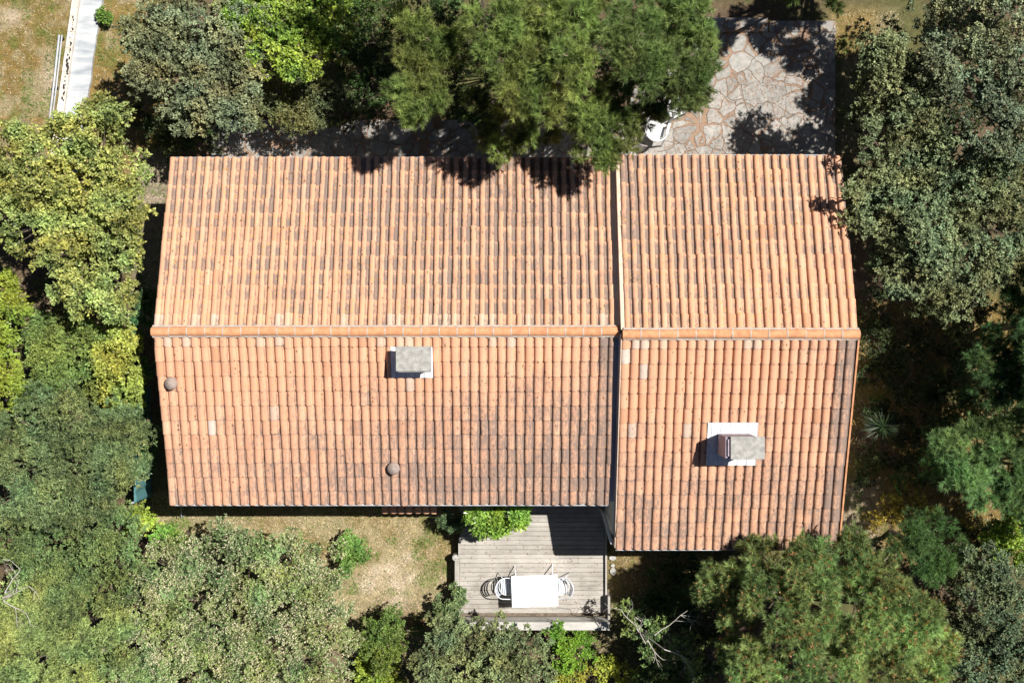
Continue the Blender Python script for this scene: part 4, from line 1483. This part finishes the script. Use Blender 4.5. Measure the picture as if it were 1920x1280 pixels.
plant('laurel_bush', 'glossy bright green laurel bush against the front eave beside the deck', 'shrub', 'laurel',
      [(890, 972, 15), (925, 978, 22), (965, 972, 20), (935, 992, 16), (905, 985, 14), (980, 968, 10)], 1.7, (0.08, 0.17, 0.02), (0.26, 0.39, 0.08), 125, trunk=0.04, zv=0.15, base=(925, 945), dens=1.2)
plant('shrub', 'small dull green plant in the shade left of the laurel bush', 'shrub', 'spear',
      [(850, 972, 14), (838, 980, 10), (862, 980, 10)], 0.8, (0.05, 0.09, 0.04), (0.13, 0.19, 0.09), 126, trunk=0.02, dens=0.6, zv=0.1)
plant('pine_tree', 'big pine dotted with orange pollen cones below the right end of the roof', 'tree', 'pine',
      [(1402, 1085, 42, 3.8), (1442, 1055, 44, 4.0), (1510, 1060, 46), (1580, 1058, 44), (1630, 1090, 46), (1680, 1120, 40), (1720, 1160, 44), (1742, 1210, 40), (1680, 1200, 52), (1600, 1160, 56), (1520, 1140, 56), (1440, 1120, 46), (1376, 1132, 42, 3.8), (1350, 1112, 26, 3.4), (1345, 1088, 24, 3.6), (1332, 1118, 18, 3.4), (1388, 1215, 30, 3.9), (1400, 1265, 36, 3.9), (1480, 1200, 50), (1560, 1240, 56), (1640, 1260, 56), (1720, 1270, 48), (1400, 1240, 36), (1480, 1275, 50), (1408, 1034, 20, 3.7), (1600, 1028, 30), (1410, 1280, 36)],
      4.6, (0.07, 0.12, 0.035), (0.36, 0.47, 0.19), 127, trunk=0.16, cone=0.15, zv=0.5)
plant('pine_tree', 'young fresh green pine between the big pine and the right-hand pine', 'tree', 'pine',
      [(1695, 1008, 32), (1740, 1000, 38), (1778, 1030, 32), (1722, 1048, 30), (1750, 1060, 24)], 2.8, (0.06, 0.13, 0.045), (0.15, 0.26, 0.09), 128, trunk=0.07)
plant('pine_tree', 'feathery green pine at the right edge level with the tall chimney', 'tree', 'pine',
      [(1780, 850, 32), (1830, 835, 44), (1882, 860, 46), (1860, 918, 42), (1805, 895, 38), (1912, 905, 38), (1905, 800, 40), (1760, 870, 18), (1970, 850, 50), (1975, 920, 50), (2030, 880, 50), (1950, 960, 36)], 3.3, (0.05, 0.12, 0.045), (0.25, 0.37, 0.15), 129, trunk=0.09)  # clumps beyond the right edge added to help shade the ground
plant('pine_tree', 'blue-green pine at the right edge below the grey-green oak', 'tree', 'pine',
      [(1905, 555, 38), (1885, 635, 42), (1915, 700, 46), (1872, 720, 38), (1850, 680, 26), (1970, 600, 60, 4.5), (1985, 680, 60, 4.5), (2050, 640, 60, 4.5), (2000, 760, 60, 4.4), (2060, 730, 55, 4.5), (1985, 480, 56, 4.7), (2060, 500, 60, 4.7), (2140, 530, 60, 4.7), (2050, 420, 60, 4.7), (2120, 620, 60, 4.7), (2130, 450, 60, 4.7)], 3.7, (0.035, 0.085, 0.035), (0.15, 0.26, 0.10), 130, trunk=0.09)  # crown beyond the right edge added to shade ground beside the house
plant('holm_oak', 'huge grey-green holm oak reaching over the right edge of the roof', 'tree', 'oak',
      [(1655, 110, 42), (1700, 130, 56), (1650, 190, 50), (1720, 205, 58), (1640, 265, 42), (1700, 290, 58), (1635, 335, 36), (1695, 375, 56), (1670, 430, 48), (1740, 450, 58), (1700, 515, 46), (1780, 500, 56), (1800, 560, 40), (1790, 400, 58), (1780, 300, 62), (1860, 330, 60), (1860, 430, 60), (1850, 510, 36), (1930, 380, 55), (1610, 420, 24), (1600, 360, 16)],
      4.2, (0.045, 0.065, 0.025), (0.245, 0.28, 0.15), 131, trunk=0.16, zv=0.55)
plant('holm_oak', 'dark holm oak filling the top right corner', 'tree', 'oak',
      [(1745, 45, 40, 3.4), (1800, 60, 54, 3.8), (1870, 40, 58), (1820, 140, 58), (1890, 150, 58), (1860, 230, 56), (1915, 250, 50), (1790, -10, 50, 3.2), (1900, -20, 60), (1770, 110, 40)],
      4.8, (0.045, 0.06, 0.03), (0.24, 0.27, 0.17), 132, trunk=0.16, zv=0.5)
PG = ((0.06, 0.10, 0.02), (0.34, 0.40, 0.13))
plant('pine_tree', 'narrow light green pine standing left of the tallest pine behind the house', 'tree', 'pine',
      [(780, 55, 30), (806, 100, 40), (772, 125, 34), (838, 92, 26), (775, 188, 34), (808, 188, 30), (752, 165, 20), (785, 210, 20)], 6.0, *PG, 133, trunk=0.12, zv=0.4)
plant('pine_tree', 'tallest pine in the middle behind the house overhanging the rear eave', 'tree', 'pine',
      [(930, 45, 46), (990, 28, 52), (1060, 48, 52), (925, 100, 38), (1000, 110, 54), (1070, 115, 46), (975, 165, 42), (1015, 190, 32), (1090, 15, 48), (960, 200, 22, 5.4), (1100, 195, 46, 5.4), (1110, 245, 42, 5.2), (1115, 285, 32, 5.0), (1160, 240, 38, 5.2), (950, 275, 20, 4.9), (985, 240, 20, 4.9), (900, 200, 24, 3.4), (925, 250, 26, 3.4), (1010, 250, 30, 3.6)],
      6.3, *PG, 134, trunk=0.17, zv=0.85, base=(1010, 120))
plant('pine_tree', 'right-hand pine behind the house with branches over the white chairs', 'tree', 'pine',
      [(1180, 60, 50), (1215, 15, 48), (1260, 60, 46), (1200, 130, 46), (1250, 135, 44), (1300, 90, 38), (1285, 30, 42), (1240, 190, 34, 4.9), (1290, 150, 32), (1302, 205, 24, 4.9), (1175, 180, 38), (1200, 215, 24, 4.9), (1310, 130, 28)],
      5.8, (0.06, 0.10, 0.03), (0.265, 0.335, 0.12), 135, trunk=0.14, zv=0.8, base=(1230, 90))
plant('pine_tree', 'pine whose branch tips enter along the top edge above the patio', 'tree', 'pine',
      [(1345, -22, 26, 3.4), (1410, -26, 28, 3.4), (1480, -20, 24, 2.6), (1560, -8, 26, 2.4), (1715, -46, 34, 3.8), (1760, -42, 36, 3.8), (1660, -130, 50), (1740, -150, 50), (1530, -48, 16, 3.6), (1526, -85, 18, 3.6)],
      4.2, (0.07, 0.12, 0.03), (0.20, 0.26, 0.08), 136, trunk=0.12, zv=0.3, base=(1620, -90))
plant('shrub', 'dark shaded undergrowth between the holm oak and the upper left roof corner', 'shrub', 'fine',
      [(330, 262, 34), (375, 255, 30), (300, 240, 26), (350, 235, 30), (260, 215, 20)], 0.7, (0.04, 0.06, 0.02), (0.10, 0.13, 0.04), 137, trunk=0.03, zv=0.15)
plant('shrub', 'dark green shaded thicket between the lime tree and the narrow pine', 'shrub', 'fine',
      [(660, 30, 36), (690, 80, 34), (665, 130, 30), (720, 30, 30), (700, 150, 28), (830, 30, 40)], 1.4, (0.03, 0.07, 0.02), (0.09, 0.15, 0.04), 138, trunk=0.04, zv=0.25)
plant('holm_oak', 'dark holm oak at the bottom right corner behind the big pine', 'tree', 'oak',
      [(1840, 1060, 40), (1890, 1095, 50), (1840, 1140, 44), (1905, 1165, 50), (1818, 1215, 40), (1880, 1240, 56), (1800, 1185, 26), (1830, 1270, 40), (1925, 1250, 50)],
      2.8, (0.06, 0.08, 0.05), (0.155, 0.205, 0.11), 139, trunk=0.10, dens=1.1)
plant('shrub', 'bright leafy bush at the right edge between the feathery pine and corner oak', 'shrub', 'broad',
      [(1895, 985, 30), (1870, 1020, 24), (1910, 1030, 28), (1915, 970, 24)], 1.6, (0.09, 0.17, 0.02), (0.25, 0.36, 0.05), 140, trunk=0.04)
plant('broom_bush', 'low golden broom in broken sunlight right of the roof corner', 'shrub', 'spear',
      [(1665, 950, 24), (1700, 935, 26), (1640, 975, 16), (1810, 985, 24), (1730, 955, 20)], 0.4, (0.14, 0.13, 0.02), (0.36, 0.30, 0.06), 141, trunk=0.02, dens=0.4, zv=0.1)
plant('seedling', 'tiny green seedling growing at the right edge of the pale path', 'plant', 'broad',
      [(197, 33, 3), (193, 27, 2), (201, 37, 2)], 0.25, (0.10, 0.18, 0.03), (0.22, 0.34, 0.06), 142, trunk=0.012, zv=0.03, scale=0.7)


plant('pine_tree', 'unseen tall pine added beyond the top edge to shade the gap between the pines', 'tree', 'pine',
      [(820, -110, 80), (930, -120, 80), (1030, -110, 70), (740, -90, 70), (880, -60, 50)], 6.5, *PG, 151, trunk=0.2, zv=0.5, dens=0.6)  # unseen crown added to shade the ground between the pines


plant('shrub', 'added low ground shrub coloured dark for the deep shade between the roof and the yuccas', 'shrub', 'fine',
      [(1640, 640, 30), (1700, 660, 34), (1660, 700, 26), (1690, 730, 26), (1640, 860, 24), (1640, 770, 24), (1690, 800, 28), (1620, 700, 18), (1760, 690, 34), (1820, 640, 34), (1600, 640, 10), (1700, 850, 30), (1620, 900, 14), (1745, 800, 30), (1790, 870, 26), (1640, 590, 26), (1730, 610, 30), (1790, 640, 26)], 0.35, (0.02, 0.035, 0.012), (0.06, 0.08, 0.025), 152, trunk=0.02, zv=0.1, dens=0.6)  # added filler, near-black leaf colour stands for deep shade


plant('holm_oak', 'added lower oak growth coloured dark as if shaded, filling the gaps under the huge right-hand oak', 'tree', 'oak',
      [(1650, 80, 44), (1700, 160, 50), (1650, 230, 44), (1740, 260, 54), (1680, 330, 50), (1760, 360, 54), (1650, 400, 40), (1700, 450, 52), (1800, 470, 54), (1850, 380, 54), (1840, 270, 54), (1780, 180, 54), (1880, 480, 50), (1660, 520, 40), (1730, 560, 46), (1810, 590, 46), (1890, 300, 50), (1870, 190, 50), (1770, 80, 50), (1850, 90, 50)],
      2.0, (0.025, 0.04, 0.015), (0.10, 0.125, 0.055), 153, trunk=0.08, dens=0.6, zv=0.3)  # added under-canopy, oak leaf colour darkened as if shaded
plant('shrub', 'added thicket coloured dark for the shade right of the yuccas', 'shrub', 'fine',
      [(1800, 720, 40), (1850, 770, 40), (1800, 790, 36), (1760, 820, 30), (1880, 700, 40), (1900, 770, 40), (1730, 880, 30), (1700, 900, 26)], 0.7, (0.02, 0.045, 0.012), (0.07, 0.12, 0.03), 154, trunk=0.03, dens=0.6, zv=0.2)  # added filler, dark leaf colour imitates the shaded undergrowth


plant('shrub', 'added evergreen thicket coloured dark to deepen the shade beneath the pines behind the house', 'shrub', 'fine',
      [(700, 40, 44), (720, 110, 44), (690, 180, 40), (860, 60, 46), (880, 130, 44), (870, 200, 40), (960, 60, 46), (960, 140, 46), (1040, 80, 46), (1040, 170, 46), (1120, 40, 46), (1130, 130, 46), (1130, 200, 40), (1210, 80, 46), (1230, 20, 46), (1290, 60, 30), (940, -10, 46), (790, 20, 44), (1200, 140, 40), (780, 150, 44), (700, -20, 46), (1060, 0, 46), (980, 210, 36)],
      1.9, (0.02, 0.045, 0.012), (0.07, 0.12, 0.03), 155, trunk=0.04, dens=0.45, zv=0.3)  # added for darkness behind the pines, shade put into the leaf colour
plant('shrub', 'added low scrub coloured dark for the shadow in the gap between the big pine and the corner oak', 'shrub', 'fine',
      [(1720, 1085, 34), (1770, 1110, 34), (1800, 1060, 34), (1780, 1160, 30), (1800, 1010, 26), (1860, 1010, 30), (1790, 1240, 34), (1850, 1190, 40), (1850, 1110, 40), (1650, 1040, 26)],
      0.8, (0.025, 0.04, 0.015), (0.07, 0.10, 0.03), 156, trunk=0.03, dens=0.5, zv=0.2)  # added to fill the gap, dark leaf colour stands for black shadow


def spiky(label, px, py, r, seed, z=0.5):
    rs = np.random.RandomState(seed)
    p = P(px, py, z)
    root = empty('yucca', (p.x, p.y, 0), label, 'plant', 'yuccas in the shade')
    V = []; C = []; F = []
    n = 110
    for k in range(n):
        el = rs.uniform(-0.15, 1.25); a = rs.uniform(0, 6.283)
        L = r * rs.uniform(0.8, 1.1)
        d = np.array([math.cos(a) * math.cos(el), math.sin(a) * math.cos(el), math.sin(el)])
        s = np.array([-math.sin(a), math.cos(a), 0]) * 0.016
        c = np.array((0.03, 0.055, 0.02)) * rs.uniform(0.6, 1.4)  # leaf colour taken near black to stand for the shade
        b = len(V)
        for t in (0, 0.35, 0.7):
            q = np.array([0, 0, z]) + d * L * t - np.array([0, 0, 0.18 * t * t * L * 1.5])
            V += [q - s * (1 - 0.4 * t), q + s * (1 - 0.4 * t)]
        V.append(np.array([0, 0, z]) + d * L - np.array([0, 0, 0.27 * L])); V.append(V[-1] + 0.001)
        F += [(b, b + 1, b + 3, b + 2), (b + 2, b + 3, b + 5, b + 4), (b + 4, b + 5, b + 7, b + 6)]
        C += [c] * 8
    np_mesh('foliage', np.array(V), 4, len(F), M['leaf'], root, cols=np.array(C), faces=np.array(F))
    m_ = MB(); m_.tube([(0, 0, -0.05), (0, 0, z)], [0.07, 0.055], 8); m_.build('stem', M['bark'], root)


spiky('larger yucca with long spiky leaves coloured dark for the shade right of the roof', 1655, 800, 0.62, 1, 0.7)
spiky('smaller yucca coloured dark for the deeper shade towards the right edge', 1752, 742, 0.5, 2, 0.6)


def bare_branches(name, label, cat, starts, seed, z, r0=0.016):
    """bare forked pale twigs at height z; starts: list of (px,py,angle,length m)"""
    rb = random.Random(seed)
    mb = MB()
    first = None

    def grow(p, ang, L, r, depth):
        pts = [p]; a = ang
        n = 4
        for i in range(n):
            a += rb.uniform(-0.3, 0.3)
            pts.append(pts[-1] + Vector((math.cos(a), math.sin(a), rb.uniform(-0.1, 0.25))) * L / n)
        mb.tube(pts, [r * (1 - 0.5 * i / n) for i in range(n + 1)], 5)
        if depth > 0:
            for k in range(rb.randint(2, 3)):
                q = pts[rb.randint(2, n)]
                grow(q, a + rb.choice((-1, 1)) * rb.uniform(0.4, 1.0), L * rb.uniform(0.45, 0.7), r * 0.5, depth - 1)
    for (px, py, ang, L) in starts:
        p = P(px, py, z)
        if first is None:
            first = p.copy(); mb.tube([(p.x, p.y, -0.1), (p.x + 0.05, p.y, z * 0.5), p], [r0 * 2.2, r0 * 1.8, r0 * 1.3], 6)
        else:
            mb.tube([(first.x, first.y, z * 0.6), first.lerp(p, 0.6), p], [r0 * 1.3, r0 * 1.1, r0], 6)
        grow(p, ang, L, r0, 2)
    o = mb.build(name, M['pale_bark']); tag(o, label, cat)


bare_branches('dead_tree', 'bare pale dead branches at the left edge above the pale olive tree', 'tree', [(5, 1120, 0.2, 0.75), (12, 1105, 0.9, 0.6), (8, 1128, -0.25, 0.6)], 5, 3.5, 0.016)
bare_branches('dead_tree', 'bare pale forked branches sticking out of the sparse young tree', 'tree', [(1210, 1205, 1.9, 0.5), (1215, 1200, -1.2, 0.6), (1240, 1180, 0.4, 0.8), (1270, 1225, -0.9, 0.5), (1190, 1170, 2.2, 0.5)], 6, 2.7, 0.013)


# ------------------------------------------------------------------ dry grass and litter
def grass():
    rs = np.random.RandomState(77)
    areas = [((-60, -60, 330, 330), 16000), ((285, 935, 870, 1200), 26000), ((255, 290, 330, 620), 3000), ((1560, 20, 1700, 300), 5000),
             ((1560, 560, 1930, 1060), 22000), ((1138, 1030, 1340, 1290), 8000), ((700, 1170, 1140, 1290), 5000), ((0, 520, 120, 800), 4000), ((235, 920, 330, 1010), 1500)]
    V = []; C = []
    for (x0, y0, x1, y1), n in areas:
        px = rs.uniform(x0, x1, n); py = rs.uniform(y0, y1, n)
        x = (px - 960) / GS; y = (640 - py) / GS
        ok = ~((x > -8.0) & (x < 7.7) & (y > -3.6) & (y < 4.1)) & ~((x > D0 - 0.15) & (x < D1 + 0.12) & (y < -3.5) & (y > yb - 0.25)) & ~((x > -8.1) & (x < 8.66) & (y > 4) & (y < 8.4))
        t = (py + 60) / 390
        lx = 143 - 54 * t
        ok &= ~((px > lx - 3) & (px < lx + 60) & (py < 335) & (px < 220))
        x, y = x[ok], y[ok]; n = len(x)
        gc = ground_colour(x, y)
        z = ground_z(x, y)
        a = rs.uniform(0, 6.283, n); L = rs.uniform(0.025, 0.085, n); el = rs.uniform(0.1, 1.0, n)
        d = np.stack([np.cos(a) * np.cos(el), np.sin(a) * np.cos(el), np.sin(el)], 1)
        s = np.stack([-np.sin(a), np.cos(a), np.zeros(n)], 1) * rs.uniform(0.005, 0.014, n)[:, None]
        p = np.stack([x, y, z], 1)
        v = np.stack([p - s, p + s, p + d * L[:, None]], 1)
        k = rs.rand(n)
        c = gc * rs.uniform(0.5, 1.8, (n, 1))
        c[k < 0.24] = np.array((0.62, 0.53, 0.38)) * rs.uniform(0.7, 1.2, ((k < 0.24).sum(), 1))
        gn = lattice_noise(x + 40, y + 40, 0.35, 31) * 0.6 + lattice_noise(x + 40, y + 40, 1.3, 32) * 0.4
        gk = (gn > 0.64) & (k < 0.75)
        c[gk] = np.array((0.14, 0.21, 0.05)) * rs.uniform(0.6, 1.6, (gk.sum(), 1))
        v[gk, 2] = p[gk] + d[gk] * L[gk][:, None] * 1.6
        c[k > 0.84] = np.array((0.13, 0.19, 0.05)) * rs.uniform(0.7, 1.3, ((k > 0.84).sum(), 1))
        V.append(v.reshape(-1, 3)); C.append(np.repeat(np.clip(c, 0, 0.8), 3, 0))
    V = np.concatenate(V); C = np.concatenate(C)
    o = np_mesh('dry_grass', V, 3, len(V) // 3, M['straw'], cols=C)
    tag(o, 'short dry straw and leaf litter scattered over the garden ground', 'grass', kind='stuff')


grass()


def needle_litter():
    """fallen pine needles and leaves on the paving, in the tile channels and on the deck"""
    rs = np.random.RandomState(91)
    pts = []
    n = 9000
    x = rs.uniform(3.0, 8.6, n); y = rs.uniform(4.35, 8.2, n)
    k = lattice_noise(x + 40, y + 40, 0.5, 41) + rs.uniform(-0.3, 0.3, n) > 0.5
    pts.append(np.stack([x, y, np.full(n, 0.127)], 1)[k])
    n = 3500
    x = rs.uniform(-8, 3.0, n); y = rs.uniform(4.35, 6.4, n)
    pts.append(np.stack([x, y, np.full(n, 0.124)], 1))
    n = 3200
    i = rs.randint(26, 49, n); yy = W_YN - rs.exponential(0.7, n)
    k = (yy > 0.5) & (yy < W_YN); i = i[k]; yy = yy[k]
    xx = WX0 + (i + 0.84 + rs.uniform(-0.08, 0.08, len(i))) * PITCH
    pts.append(np.stack([xx, yy, W_ZR - (yy - W_YR) * SL + 0.012], 1))
    n = 500
    x = rs.uniform(-1.35, 2.45, n); y = rs.uniform(-7.2, -3.8, n)
    pts.append(np.stack([x, y, np.full(n, 0.409)], 1))
    p = np.concatenate(pts); n = len(p)
    a = rs.uniform(0, 6.283, n); L = rs.uniform(0.03, 0.09, n)
    d = np.stack([np.cos(a), np.sin(a), rs.uniform(0, 0.12, n)], 1)
    sd = np.stack([-np.sin(a), np.cos(a), np.zeros(n)], 1) * rs.uniform(0.003, 0.009, n)[:, None]
    v = np.stack([p - sd, p + sd, p + d * L[:, None]], 1)
    c = np.array((0.27, 0.15, 0.085)) * rs.uniform(0.5, 1.7, (n, 1))
    o = np_mesh('needle_litter', v.reshape(-1, 3), 3, n, M['straw'], cols=np.repeat(c, 3, 0))
    tag(o, 'fallen brown pine needles on the paving, roof channels and deck', 'litter', kind='stuff')


needle_litter()
